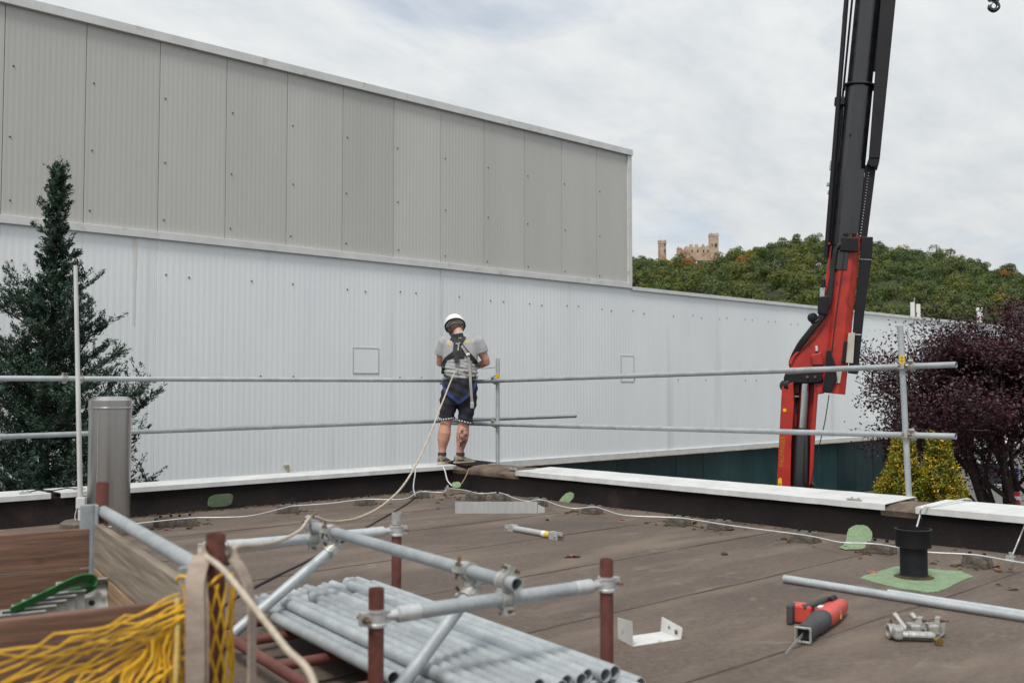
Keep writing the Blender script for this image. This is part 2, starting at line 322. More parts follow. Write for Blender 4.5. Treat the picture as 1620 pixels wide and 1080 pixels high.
def cap_y(x0, x1, y0, y1, par):
    m = MB(); m.bbox((x0,y0,.213),(x1,y0+.004,.258)); m.bbox((x0,y0+.004,.254),(x1,y1,.2585)); m.bbox((x0,y1,.20),(x1,y1+.004,.2588)); return m.build('cap_sheet', M_cap, par, bevel=.0015)
cap_y(-7,2.94,8.895,9.33,pl); cap_y(3.02,7.60,8.895,9.33,pl)
m = MB(); m.tube([(2.78,8.99,.272),(2.86,8.985,.285),(2.98,8.985,.272),(3.1,8.99,.285),(3.2,8.99,.272)], .006, 6); m.build('bridging_wire', M_cable, pl)
for x in (2.76,3.21):
    m = MB(); m.box((x,8.99,.266), (.09,.035,.016)); m.lathe([(.009,0),(.009,.012)], (x-.02,8.99,.274), 6); m.lathe([(.009,0),(.009,.012)], (x+.02,8.99,.274), 6); m.build('wire_clamp', M_metal, pl)
pr = thing('parapet', (7.6,3,0), 'low black bitumen parapet with a wide white cap and bare gaps, crane behind it', 'parapet wall')
m = MB(); m.rings(wavy_wall((7.38,-5,0), (7.38,9.0,0), (-1,0,0), .215)); m.build('upstand', M_bit, pr, smooth=50)
m = MB(); m.bbox((7.5,-5,GZ+.01), (7.86,9.0,.20)); m.build('outer_wall', M_stucco, pr)
def cap_x(y0, y1, par):
    m = MB(); rs = []
    prof = [(7.352,.213),(7.352,.262),(7.885,.278),(7.885,.20),(7.881,.20),(7.881,.273),(7.356,.257),(7.356,.213)]
    n = 24
    for k in range(n+1):
        y = y0+(y1-y0)*k/n; j = random.uniform(-.0012,.0012); rs.append([(x, y, z+j) for x, z in prof])
    m.rings(rs); return m.build('cap_sheet', M_cap, par, bevel=.001)
cap_x(3.68,7.83,pr); cap_x(-5,3.44,pr)
def hump(y0, y1, n, name, mt, par, hgt=.262, x0=7.365, x1=7.86):
    m = MB(); rs = []
    for k in range(n+1):
        y = y0+(y1-y0)*k/n; j = lambda: random.uniform(-.006,.006)
        rs.append([(x0+.01+j(), y, .17), (x0-.004+j(), y, .215), (x0+.02+j(), y, hgt-.02), (x0+.09, y, hgt+j()), ((x0+x1)/2, y, hgt+.01+j()), (x1-.06, y, hgt+j()), (x1+.01, y, hgt-.04), (x1, y, .17)])
    m.rings(rs); return m.build(name, mt, par, smooth=60)
hump(7.80,9.10,16,'bare_corner', M_bitworn, pr); hump(3.40,3.72,6,'bare_gap', M_bitworn, pr, .250)
for (x, y) in ((7.40,7.93),(7.39,3.95)):
    m = MB(); m.box((x,y,.272), (.03,.12,.012)); [m.lathe([(.010,0),(.010,.014)], (x,y+q,.276), 6) for q in (-.035,.02)]; m.build('wire_clamp', M_metal, pr)
m = MB(); m.prism([(7.33,8.62,.262),(7.86,8.70,.275),(7.86,9.28,.285),(7.50,9.20,.275)], (0,0,.006)); m.build('loose_membrane_flap', M_bit, pr)

# ================================================================== the industrial hall
D = 13.3; X0 = -2.27; XU = 15.73; XL = 37.73; ZB = -.22; ZM = 3.21; ZT = 6.0
hall = thing('industrial_hall', (10,D,GZ), 'long industrial hall, grey ribbed upper storey above white ribbed cladding and teal base', 'building')
def ribbed(width, z0, z1, n, dep, name, mt, e=.004):
    m = MB(); p = width/n; prof = [(e,.012),(e,0)]
    for i in range(n):
        x = i*p; prof += [(x+p*.10+e*(i==0),0),(x+p*.22,-dep),(x+p*.62,-dep),(x+p*.74,0)]
    prof += [(width-e,0),(width-e,.012)]
    q = len(prof); vs = [(x,y,z0) for x,y in prof]+[(x,y,z1) for x,y in prof]
    m.add(vs, [(i,i+1,q+i+1,q+i) for i in range(q-1)]); return m.mesh(name, mt)
m = MB(); m.bbox((X0,D+.03,ZM+.002),(XU,D+22,ZT)); uw = m.build('upper_wall', M_dark, hall)
m = MB(); m.bbox((X0,D+.035,ZB),(XL,D+24,ZM-.03)); lw = m.build('lower_wall', M_dark, hall)
me_u = ribbed(1.0, ZM+.06, ZT-.02, 14, .0014, 'cladding_panel', M_grey); me_l = ribbed(1.0, ZB+.04, ZM-.01, 11, .0016, 'cladding_panel', M_white, .0012)
def put(me, name, par, loc):
    o = bpy.data.objects.new(name, me); C.objects.link(o); o.parent = par; o.location = Vector(loc)-worg(par); return o
k = 0
while X0+k < XU-.5: put(me_u, 'cladding_panel', uw, (X0+k, D+.012, 0)); k += 1
k = 0
while X0+k < XL-.5: put(me_l, 'cladding_panel', lw, (X0+k, D+.018, 0)); k += 1
def bar(a, b, name, mt, par, bevel=.004): m = MB(); m.bbox(a, b); return m.build(name, mt, par, bevel=bevel)
bar((X0,D-.05,ZT-.05),(XU+.06,D+.10,ZT+.075),'roof_edge', M_trim, hall); bar((X0,D-.035,ZM-.02),(XU+.03,D+.05,ZM+.085),'drip_flashing', M_trim, uw)
bar((XU-.07,D-.02,ZM+.087),(XU+.055,D+.12,ZT-.052),'corner_flashing', M_trim, uw)
bar((XU+.05,D-.03,ZM-.055),(XL,D+.10,ZM+.02),'roof_edge', M_trim, hall)
bar((X0,D-.02,ZB-.05),(XL,D+.06,ZB+.045),'base_flashing', M_trim, lw); bar((X0,D-.03,ZB-.075),(XL,D+.06,ZB-.052),'stained_sill', M_rusttrim, lw)
for x in np.arange(X0+3, XL, 3.4): bar((x,D-.034,ZM-.056),(x+.12,D-.031,ZM+.021),'flashing_joint', M_trim, lw, 0) if x > XU else None
# fasteners, too many to pick apart
fu = MB(); fl = MB()
for k in range(18):
    for z in (5.25,4.35,3.55): fu.lathe([(.013,0),(.013,.006),(.005,.009)], (X0+k+.09+random.uniform(-.02,.02), D+.009, z-.01*k), 6, Vector((0,-1,0)))
for k in range(40):
    for q in (.13,.45): 
        if random.random() < .85: fl.lathe([(.014,0),(.014,.006),(.005,.009)], (X0+k+q+random.uniform(-.03,.03), D+.014, 2.72+random.uniform(-.03,.03)), 6, Vector((0,-1,0)))
    for q in (.15,.6):
        if random.random() < .3: fl.lathe([(.014,0),(.014,.006),(.005,.009)], (X0+k+q, D+.014, 1.32), 6, Vector((0,-1,0)))
tag(fu.build('screw_heads', M_rust, uw), kind='stuff'); tag(fl.build('screw_heads', M_rust, lw), kind='stuff')
# access hatches: outlined squares
def hatch(px0, py0, px1, py1):
    def wp(px, py):
        x, h, z = _ray(px, py); v = Wc(x, h, 0); kk = (D)/v.y; return v.x*kk, H+z*kk
    x0, z1 = wp(px0, py0); x1, z0 = wp(px1, py1); t = .016; m = MB(); y0, y1 = D+.008, D+.016
    m.bbox((x0,y0,z0),(x1,y1,z0+t)); m.bbox((x0,y0,z1-t),(x1,y1,z1)); m.bbox((x0,y0,z0+t),(x0+t,y1,z1-t)); m.bbox((x1-t,y0,z0+t),(x1,y1,z1-t)); h = m.build('hatch_frame', M_grey, lw)
    m = MB(); m.bbox((x0+t,D+.0115,z0+t),(x1-t,D+.016,z1-t)); m.build('hatch_plate', M_white, h)
hatch(559,549,600,591); hatch(983,562,1004,604)
# stains running down the white wall
def stain(x, w0, z1, z0, y=D+.0115):
    m = MB(); n = 14; vs = []
    for k in range(n+1):
        z = z1+(z0-z1)*k/n; q = w0*(1-.6*k/n)*random.uniform(.7,1.2); vs += [(x-q/2,y,z),(x+q/2,y,z)]
    m.add(vs, [(2*k,2*k+1,2*k+3,2*k+2) for k in range(n)]); return m
M_st = mat('pale_rust_run', (.74,.76,.76), (.66,.63,.57), 5, .5, stretch=(4,1,.3))
for x, w0, za, zb in ((10.76,.05,3.18,1.6),(5.42,.055,3.18,2.0)): stain(x,w0,za,zb).build('rust_run', M_st, lw)
m = MB(); m.box((7.77,D+.004,-.02),(.09,.012,.03)); m.box((7.80,D+.004,-.08),(.03,.012,.11)); m.build('rust_run', M_stain, lw)
# teal glazed base
m = MB(); m.bbox((X0,D+.45,GZ),(XL,D+22,ZB-.06)); tb = m.build('base_wall', M_dark, hall)
m = MB(); m.bbox((0.006,0,GZ+.05),(.994,.03,ZB-.08)); me_t = m.mesh('glass_panel', M_teal)
for k in range(30): 
    o = put(me_t, 'glass_panel', tb, (X0+k, D+.40, 0)); o.rotation_euler = (random.uniform(-.006,.006), 0, random.uniform(-.01,.01))
bar((X0+30.0,D+.20,GZ),(X0+30.45,D+.45,ZB-.08),'pillar', M_pillar, tb)
bar((X0,D-.05,GZ),(XL,D+.35,GZ+.07),'plinth', M_conc, tb)
for k in range(8): put(me_t, 'glass_panel', tb, (X0+30.47+k, D+.40, 0))
# antenna and flue on the hall roof
a = P(1447,500,33); at = thing('roof_antenna', (a.x,a.y,ZM-.03), 'white two-panel mobile antenna standing on the hall roof', 'antenna')
m = MB(); m.tube([(a.x,a.y,ZM-.03),(a.x,a.y,4.12)], .02, 8); m.build('mast', M_galv, at)
for q, hgt in ((-.07,.56),(.12,.50)):
    c = a+RT*q; m = MB(); m.box((c.x,c.y,ZM+.20+hgt/2),(.13,.07,hgt),(RT,FW,UP)); m.build('antenna_panel', M_helm, at, bevel=.01)
m = MB(); m.tube([(a.x,a.y,3.35),(a.x,a.y,3.36)], .10, 8); m.build('bracket', M_galv, at)
a = P(1550,505,34); fp = thing('roof_flue', (a.x,a.y,ZM-.03), 'short white flue pipe on the hall roof above the purple tree', 'flue')
m = MB(); m.lathe([(.09,0),(.09,.62)], (a.x,a.y,ZM-.03), 16); m.build('pipe', M_helm, fp, smooth=40); m = MB(); m.lathe([(.115,0),(.115,.09),(.08,.11)], (a.x,a.y,ZM+.55), 16); m.build('cowl', M_helm, fp, smooth=40)

# ================================================================== wooded hill and castle
def sil(px):
    xs = [-400,600,850,1003,1040,1140,1200,1270,1330,1400,1500,1620,1800,2300]; yy = [470,440,415,408,405,402,390,377,379,386,403,432,470,560]
    return float(np.interp(px, xs, yy))
DR = 450.0; TH = 13.0
def hz(px, d):
    zr = H+(612-sil(px))*DR/F-TH*.85; t = (d-230)/(DR-230)
    if t <= 0: return GZ-.5
    if t < 1: return GZ + (zr-GZ)*(t**.8)
    return zr - (d-DR)*.12
hm = MB(); cols = list(range(-400,2301,60)); ds = list(range(220,700,16)); vs = [Wc((px-810)/F*d, d, hz(px,d)) for d in ds for px in cols]; nc = len(cols)
hm.add(vs, [(r*nc+c, r*nc+c+1, (r+1)*nc+c+1, (r+1)*nc+c) for r in range(len(ds)-1) for c in range(nc-1)])
tag(hm.build('hill', M_hill, smooth=60), kind='structure')
def leafmesh(name, cen, nrm, size, aspect, mt, tint, parent=None, axis=None):
    """many small leaf faces as one mesh: cen (n,3), nrm (n,3), size (n,), tint (n,3)"""
    n = len(cen); r = rng.normal(size=(n,3)) if axis is None else axis
    nrm = nrm/np.linalg.norm(nrm,axis=1,keepdims=True); a = r-nrm*np.sum(r*nrm,axis=1,keepdims=True); a /= np.linalg.norm(a,axis=1,keepdims=True)+1e-9; b = np.cross(nrm,a)
    s = size[:,None]; v = np.empty((n,4,3)); v[:,0] = cen-a*s; v[:,1] = cen+b*s*aspect-a*s*.1; v[:,2] = cen+a*s; v[:,3] = cen-b*s*aspect+a*s*.05
    if parent is not None: v -= np.array(worg(parent))
    me = bpy.data.meshes.new(name); me.vertices.add(4*n); me.vertices.foreach_set('co', v.reshape(-1).astype(np.float32))
    me.loops.add(4*n); me.loops.foreach_set('vertex_index', np.arange(4*n,dtype=np.int32)); me.polygons.add(n); me.polygons.foreach_set('loop_start', np.arange(0,4*n,4,dtype=np.int32)); me.update(calc_edges=True)
    at = me.color_attributes.new('tint','FLOAT_COLOR','POINT'); cc = np.ones((n,4,4),dtype=np.float32); cc[:,:,:3] = tint[:,None,:]; at.data.foreach_set('color', cc.reshape(-1))
    me.materials.append(mt); o = bpy.data.objects.new(name, me); C.objects.link(o); o.parent = parent; return o
cen = []; nr = []; sz = []; ti = []
def add_tree(px, d, r, hgt, tint, nleaf):
    base = np.array(Wc((px-810)/F*d, d, hz(px,d))); k = int(rng.integers(6,11)); lob = rng.normal(size=(k,3)); lob /= np.linalg.norm(lob,axis=1,keepdims=True); lob *= rng.uniform(.35,.75,(k,1)); lob[:,2] = np.abs(lob[:,2])*1.1-.2
    lr = rng.uniform(.26,.46,k); pick = rng.integers(0,k,nleaf); dd = rng.normal(size=(nleaf,3)); dd /= np.linalg.norm(dd,axis=1,keepdims=True); dd[:,2] = np.where(dd[:,2] < -.4, -dd[:,2], dd[:,2])
    p = lob[pick]+dd*lr[pick][:,None]*rng.uniform(.75,1.05,(nleaf,1)); p = p*np.array([r,r,hgt*.42])+base+np.array([0,0,hgt*.58])
    cen.append(p); nr.append(dd+rng.normal(size=(nleaf,3))*.3); sz.append(rng.uniform(.16,.42,nleaf)); ti.append(np.tile(tint,(nleaf,1))*rng.uniform(.8,1.2,(nleaf,1)))
pal = [(1.0,1.0,1.0),(.80,.95,.9),(1.25,1.15,.8),(.62,.8,.8),(1.5,1.25,.8),(.9,1.05,.7)]
for d in np.arange(262,497,10):
    step = 10.0/d*F
    for px in np.arange(880,1760,step):
        q = px+rng.uniform(-.45,.45)*step; dd = d+rng.uniform(-4.4,4.4)
        if q < 960 and rng.random() < .5: continue
        if 1036 < q < 1142 and 437 < dd < 462: continue
        tn = np.array(pal[int(rng.choice(6,p=[.3,.22,.2,.14,.06,.08]))])
        if rng.random() < .025: tn = np.array((2.9,1.0,.7))
        if rng.random() < .03: tn = np.array((2.3,1.5,.6))
        hgt = rng.uniform(10.5,16.5); add_tree(q, dd, rng.uniform(4.4,8.2), hgt, tn, 1250)
tag(leafmesh('forest', np.concatenate(cen), np.concatenate(nr), np.concatenate(sz), .75, M_for, np.concatenate(ti)), 'dense green deciduous wood with a few autumn trees covering the hill', 'forest', kind='stuff')
# castle
KD = 452.0; kb = P(1090,405,KD); castle = thing('castle', (kb.x,kb.y,kb.z-8), 'ruined sandstone castle with two towers on the wooded hilltop', 'castle')
def kp(px, py, b=0): return P(px, py, KD+b)
def kbox(px0, py0, px1, py1, dep, name, mt, par, b=0, bevel=0):
    a = kp(px0,py1,b); c = kp(px1,py0,b); mid = (a+c)/2+FW*dep/2; m = MB(); m.box(mid, (abs((c-a).dot(RT)), dep, abs(c.z-a.z)), (RT,FW,UP)); return m.build(name, mt, par, bevel=bevel)
def tower(pxc, py0, py1, w, rnd, mer):
    c = kp(pxc,py1); t = kp(pxc,py0); r = w/2/F*KD; m = MB(); n = 20 if rnd else 4
    m.rings([[Vector((c.x,c.y,z))+FW*r+(RT*math.cos(2*math.pi*(k+.5)/n)+FW*math.sin(2*math.pi*(k+.5)/n))*r*s*(1 if rnd else 1.38) for k in range(n)] for z, s in ((c.z-6,1.02),(t.z-1.4,1.0),(t.z-1.2,1.07),(t.z,1.07))])
    to = m.build('tower', M_stone, castle)
    for k in range(mer):
        an = 2*math.pi*(k+.5)/mer; q = Vector((c.x,c.y,t.z+.25))+FW*r+(RT*math.cos(an)+FW*math.sin(an))*r*1.0; m = MB(); m.box(q,(.5,.5,.5),(RT,FW,UP)); m.build('merlon', M_stone, to)
    return to, r
t1, r1 = tower(1048.5,381,412,12.5,True,8); t2, r2 = tower(1130.5,369.5,412,13.5,False,4)
kbox(1051,394,1053,398.5,.3,'window',M_dark,t1,-.32); kbox(1051,386,1053,388,.3,'window',M_dark,t1,-.3); kbox(1131.5,385,1134,390,.3,'window',M_dark,t2,-.3); kbox(1126,385,1127.4,388,.3,'window',M_dark,t2,-.3)
m = MB(); c = kp(1130,369,2); m.tube([c, c+UP*3.4], .06, 5); m.build('flagpole', M_trim, t2); m = MB(); c = kp(1045,381,2); m.tube([c, c+UP*2.8], .05, 5); m.build('flagpole', M_trim, t1)
wl = kbox(1084,390.5,1124,412,3,'curtain_wall',M_stone,castle,1.0); wl2 = kbox(1072,392,1079,412,3,'curtain_wall',M_stone,castle,1.2)
kbox(1079,394.5,1084,412,2.6,'curtain_wall',M_stone,castle,1.3)
for a_, b_, y_ in ((1091,1096,386.5),(1100,1104.5,386.5),(1085,1087.5,389),(1072.5,1075,390.6),(1118,1121,388.5)): kbox(a_,y_,b_,391,1.2,'merlon',M_stone,wl,1.02)
ga = [kp(1109,391,1.01),kp(1112.5,385.5,1.01),kp(1116,391,1.01)]; m = MB(); m.prism(ga, FW*1.5); m.build('gable', M_stone, wl)
for a_ in (1094,1103,1112,1119): kbox(a_,395,a_+2,399,.3,'window',M_dark,wl,.9)
# ================================================================== couplers and tubes
def ring_clamp(c, ax, bolt, r=.0245, wd=.05, th=.008):
    """one half of a scaffold coupler: a band round the tube with a bolted lug; returns band, bolt meshes"""
    c = Vector(c); ax = Vector(ax).normalized(); bolt = Vector(bolt); bolt = (bolt-ax*bolt.dot(ax)).normalized(); b = MB(); n = 18; o = ax.cross(bolt)
    def rg(q, z): return [c+ax*z+(bolt*math.cos(2*math.pi*k/n)+o*math.sin(2*math.pi*k/n))*q for k in range(n)]
    b.rings([rg(r+.0005,-wd/2), rg(r+th,-wd/2), rg(r+th,-wd/2+.008), rg(r+th*.6,-wd/2+.011), rg(r+th*.6,wd/2-.011), rg(r+th,wd/2-.008), rg(r+th,wd/2), rg(r+.0005,wd/2)], closed=True)
    b.box(c+bolt*(r+.016), (.03,.022,wd*.8), (bolt,o,ax)); b.box(c-bolt*(r+.010), (.02,.024,wd*.7), (bolt,o,ax))
    q = MB(); q.lathe([(.006,-.035),(.006,.045)], c+bolt*(r+.020), 8, o); q.lathe([(.012,.012),(.012,.024)], c+bolt*(r+.020), 6, o)
    return b, q
def coupler(c, ax1, ax2, bolt1, bolt2, c2, label, group, swivel=None):
    t = thing('scaffold_coupler', Vector(c), label, 'coupler', group)
    for cc, a, b in ((c, ax1, bolt1), (c2, ax2, bolt2)):
        x, y = ring_clamp(cc, a, b); o = x.build('clamp_band', M_galvd, t, smooth=40); y.build('bolt', M_rust, o, smooth=40)
    m = MB(); d = (Vector(c2)-Vector(c)); m.lathe([(.019,.026),(.019,d.length-.026)], c, 10, d) if d.length > .056 else m.box((Vector(c)+Vector(c2))/2, (.03,.03,.02)); m.build('pivot', M_galvd, t, smooth=40)
    return t
def pipe(a, b, name, label, group, r=.02415, hollow=.0035, mt=None, n=20):
    return solo(MB().tube([a,b], r, n, hollow), name, mt or M_galv, label, 'tube', group, smooth=50)
RG = 'scaffold guard rails around the roof edge'
# ---- guard rail posts: outside the parapet, on foot brackets
def post(x, y, z0, z1, lean, label):
    t = thing('guard_post', (x,y,z0), label, 'post', RG); m = MB(); m.tube([(x,y,z0),(x+lean[0],y+lean[1],z1)], .02415, 20, .0035); m.build('tube', M_galv, t, smooth=50)
    m = MB(); m.box((x-.015,y,-.15),(.05,.12,.30)); m.build('wall_bracket', M_galvd, t, bevel=.004)
    m = MB(); m.box((x,y,z0-.006),(.14,.14,.012)); m.build('foot_plate', M_galvd, t); return t
PX = 7.93
pc = P(788,700,12.02); cx, cy = PX, PX*(.731-.682*(787-810)/F)/(.682+.731*(787-810)/F)
p1 = post(cx, cy, -1.75, 1.50, (0,0), 'galvanised guard rail post rising at the bare parapet corner')
t_ = (1447-810)/F; rx, ry = PX, PX*(.731-.682*t_)/(.682+.731*t_)
p2 = post(rx, ry, -1.75, 1.66, (RT*-.115).xy.to_tuple(), 'galvanised guard rail post with yellow sticker rising in front of golden thuja')
def sticker(px, py0, py1, d, w_, par):
    a = P(px,py0,d); b = P(px,py1,d); m = MB(); n = 8; c = (a+b)/2
    ax = (a-b).normalized(); hh = (a-b).length/2; rs = []
    for s_ in (-hh, hh): rs.append([c+FW*.0+ax*s_+(RT*math.sin(q)-FW*math.cos(q))*.0262 for q in np.linspace(-.9,.9,n)]+[c+ax*s_+(RT*math.sin(q)-FW*math.cos(q))*.0245 for q in np.linspace(.9,-.9,n)])
    m.rings(rs); o = m.build('sticker', M_yel, par); k = MB()
    for q in range(5): k.box(c+ax*hh*(-.7+.33*q)-FW*.0268, (.026 if q % 2 else .018,.0008,.004), (RT,FW,ax))
    k.build('print', M_ink, o)
def post_px(x, y, lean, z): kz = (z+1.75)/(1.66+1.75) if lean else 0; return Vector((x,y,z))+RT*-.115*kz
for x_, y_, ln_, z_, pp_, hh_ in ((rx,ry,True,1.385,p2,.034),(cx,cy,False,1.275,p1,.036)):
    c = post_px(x_,y_,ln_,z_); ax = (post_px(x_,y_,ln_,z_+.1)-c).normalized(); m = MB(); vw = (Vector((0,0,z_))-c); vw.z = 0; vw.normalize(); sdv = Vector((-vw.y,vw.x,0)); n = 8
    m.rings([[c+ax*s_+(sdv*math.sin(q)+vw*math.cos(q))*.0255 for q in np.linspace(-.95,.95,n)]+[c+ax*s_+(sdv*math.sin(q)+vw*math.cos(q))*.0243 for q in np.linspace(.95,-.95,n)] for s_ in (-hh_,hh_)]); o = m.build('sticker', M_yel, pp_); k = MB()
    for q in range(5): k.box(c+ax*hh_*(-.7+.33*q)+vw*.0257, (.022 if q % 2 else .014,.0008,.004), (sdv,vw,ax))
    k.build('print', M_ink, o)
# ---- rails
YL = 9.40; XR = 7.875
pipe((-3,YL,1.228),(8.35,YL,1.243),'guard_rail','upper galvanised rail along the hall side, behind the standing worker',RG)
pipe((-3,YL,.70),(9.96,YL,.765),'guard_rail','lower galvanised rail along the hall side, running past the corner post',RG)
up0 = Vector((XR,9.75,1.215)); up1 = Vector((XR,3.335,1.335)); lo0 = Vector((XR,9.70,.715)); lo1 = Vector((XR,3.35,.775))
pipe(up0,up1,'guard_rail','upper galvanised rail along the crane side, across the red crane',RG); pipe(lo0,lo1,'guard_rail','lower galvanised rail along the crane side, above the white cap',RG)
def on(a, b, y): t = (y-a.y)/(b.y-a.y); return a.lerp(b, t)
YX = Vector((0,1,0)); XX = Vector((1,0,0)); CG = 'couplers on the guard rails'
for a_, b_, w_ in ((up0,up1,'upper'),(lo0,lo1,'lower')):
    for yy, nm, xx in ((cy,'the corner post',cx),(ry,'the post with golden thuja behind',None)):
        c1 = on(a_,b_,yy); 
        if xx is None: kk = (c1.z+1.75)/3.41; c2 = Vector((rx,ry,c1.z))+RT*-.115*kk
        else: c2 = Vector((cx,cy,c1.z))
        coupler(c1, YX, UP, -XX*.6+UP, -XX+YX*-.5, c2, 'small coupler clamping the %s crane-side rail to %s' % (w_, nm), CG)
for z_, w_ in ((1.243,'upper'),(.757,'lower')):
    pass
xs_ = 3.27; m = MB(); ring = thing('sleeve_coupler', (xs_,YL,1.236), 'double band sleeve joining the upper hall-side rail beside the flue', 'coupler', CG)
for q in (-.07,.07):
    x, y = ring_clamp((xs_+q,YL,1.236), XX, UP); o = x.build('clamp_band', M_galvd, ring, smooth=40); y.build('bolt', M_rust, o)

# ================================================================== pallets (local frame: e1 to the right-back, e2 away-left)
Cc = (.344,3.66)
def frame(o, e1, e2): return lambda a, b, z: Wc(o[0]+e1[0]*a+e2[0]*b, o[1]+e1[1]*a+e2[1]*b, z)
E1 = (.824,.567); E2 = (-.567,.824); T = frame(Cc, E1, E2); d1 = (T(1,0,0)-T(0,0,0)).normalized(); d2 = (T(0,1,0)-T(0,0,0)).normalized()
WP, LP = .93, 1.62
rack = thing('stacking_pallet', T(-WP/2,LP/2,0), 'low red steel stacking pallet with four short posts under the galvanised tubes', 'pallet')
for a_, b_ in ((0,0),(-WP,0),(0,LP),(-WP,LP)):
    if (a_, b_) == (-WP, LP): a_ = -.908
    m = MB(); m.tube([T(a_,b_,.0),T(a_,b_,.535 if a_ != -.908 else .48)], .0245, 20, .004); po = m.build('post', M_red, rack, smooth=50)
    m = MB(); m.box(T(a_,b_,.006),(.10,.10,.012),(d1,d2,UP)); m.build('foot_plate', M_red, po)
    if (a_, b_) == (0, LP): m = MB(); m.tube([T(a_,b_,.478),T(a_,b_,.5365)], .0248, 20, .0046); m.build('bare_post_tip', M_galvd, po, smooth=50)
for a_ in (0,-WP): m = MB(); m.tube([T(a_,-.02,.105),T(a_,LP+.02,.105)], .022, 14); m.build('side_rail', M_redl if a_ == 0 else M_red, rack, smooth=50)
for b_ in (.06,.42,.85,1.28,LP-.04): m = MB(); m.tube([T(-WP,b_,.10),T(0,b_,.10)], .021, 14); m.build('cross_rail', M_red, rack, smooth=50)
PG = 'galvanised frame tubes clamped to the red pallet posts'; KG = 'couplers on the pallet frame'
def endfit(a_, b_, z, sgn, par):
    """half coupler welded to a tube end, gripping a pallet post"""
    c = T(a_,b_,z); x, y = ring_clamp(c, UP, -d1*sgn, .0245, .052); o = x.build('end_clamp', M_alu, par, smooth=40); y.build('bolt', M_rust, o)
    m = MB(); m.tube([c+d1*sgn*.028, c+d1*sgn*.07, c+d1*sgn*.075, c+d1*sgn*.15], [.014,.018,.0262,.0262], 16); m.build('end_sleeve', M_alu, par, smooth=40)
for b_, z_, lb in ((0,.445,'galvanised transom with end clamps across the near side of the red pallet'),(LP,.448,'galvanised transom with end clamps across the far side of the red pallet')):
    t = thing('transom_tube', T(-WP/2,b_,z_), lb, 'tube', PG); m = MB(); m.tube([T(-WP+.12,b_,z_),T(-.12,b_,z_)], .02415, 20); m.build('tube', M_galv, t, smooth=50)
    endfit(-WP,b_,z_,1,t); endfit(0,b_,z_,-1,t)
ZL = .503; AL = -.445
pipe(T(AL,-.07,ZL),T(AL,LP+.06,ZL),'frame_tube','galvanised tube lying lengthwise over the two transoms, its open end showing',PG)
coupler(T(AL,.0,ZL), d2, d1, UP+d1*.4, -UP-d2*.3, T(AL,.0,.445), 'weathered right-angle coupler at the open end of the lengthwise tube', KG)
coupler(T(AL,LP,ZL), d2, d1, UP*.9-d1*.5, -UP-d1*.3, T(AL,LP,.448), 'weathered right-angle coupler under the rope on the far transom', KG)
br = (T(AL+.035,1.40,.45), T(-WP+.03,1.42,.10)); pipe(br[0],br[1],'brace_tube','galvanised diagonal brace sloping down to the roof beside the rope',PG)
br2 = (T(AL+.035,.24,.45), T(-.87,.10,.10)); pipe(br2[0],br2[1],'brace_tube','bright galvanised diagonal brace with a yellow end crossing the near transom',PG)
m = MB(); dv = (br2[1]-br2[0]).normalized(); m.tube([br2[1]-dv*.02,br2[1]+dv*.004], .0247, 16, .004); yb = m.build('yellow_tube_end', M_yel, None, smooth=40); tag(yb,'yellow paint ring at the foot of the bright diagonal brace','end cap')
for q, (b_, bb) in enumerate(((1.40,br),(.24,br2))):
    dv = (bb[1]-bb[0]).normalized(); coupler(T(AL,b_,ZL), d2, dv, -d1+UP*.2, d2, bb[0]+dv*.045, ('swivel coupler holding the rope-side brace to the lengthwise tube','swivel coupler holding the yellow-ended brace to the lengthwise tube')[q], KG)
TG = 'galvanised tubes stacked on the red pallet'
lowz = .105+.022+.0245
TL1 = 'galvanised scaffold tube in the lower layer of the stack on the red pallet'; TL2 = 'galvanised scaffold tube in the upper layer of the stack on the red pallet'
k = 0
for i in range(13):
    a_ = -.052-i*.0505; n0 = -.22-.05*math.sin(i*1.9)-(.02 if i < 2 else 0); far = 1.95-.012*i+.035*math.sin(i*2.3)
    pipe(T(a_,n0,lowz),T(a_+random.uniform(-.004,.004),far,lowz),'scaffold_tube',TL1,TG)
for i in range(11):
    a_ = -.052-.0252-(i+1)*.0505; n0 = -.16-.07*random.random(); far = 1.62+.16*math.sin(i*1.3)-.02*i
    if a_ < -.66: a_ = -.66; continue
    pipe(T(a_,n0,lowz+.0425),T(a_,far,lowz+.0425),'scaffold_tube',TL2,TG)
pipe(T(-.71,.30,.1515),T(-.71,1.42,.1515),'scaffold_tube',TL1,TG); 

# ---- timber box pallet
A0 = (-.75,2.54); F1 = (.849,.528); F2 = (-.528,.849); B = frame(A0, F1, F2); f1 = (B(1,0,0)-B(0,0,0)).normalized(); f2 = (B(0,1,0)-B(0,0,0)).normalized(); WB, LB = .98, 1.60
box = thing('box_pallet', B(-WB/2,LB/2,0), 'timber-sided steel box pallet with red corner posts and a yellow net over it', 'crate')
for a_, b_ in ((0,0),(-WB,0),(0,LB),(-WB,LB)):
    m = MB(); m.tube([B(a_,b_,0),B(a_,b_,.79)], .0245, 20, .004); po = m.build('post', M_red, box, smooth=50)
    sx = 1 if a_ == 0 else -1; sy = -1 if b_ == 0 else 1
    m = MB(); m.box(B(a_-sx*.028,b_-sy*.045,.40),(.010,.05,.62),(f1,f2,UP)); m.box(B(a_-sx*.058,b_-sy*.026,.40),(.05,.010,.62),(f1,f2,UP)); m.build('corner_angle', M_galv, po, bevel=.003)
for z_ in (.665,): m = MB(); m.tube([B(0,.03,z_+.015),B(0,LB-.03,z_+.015)], .0225, 16); m.build('top_rail', M_galv, box, smooth=50)
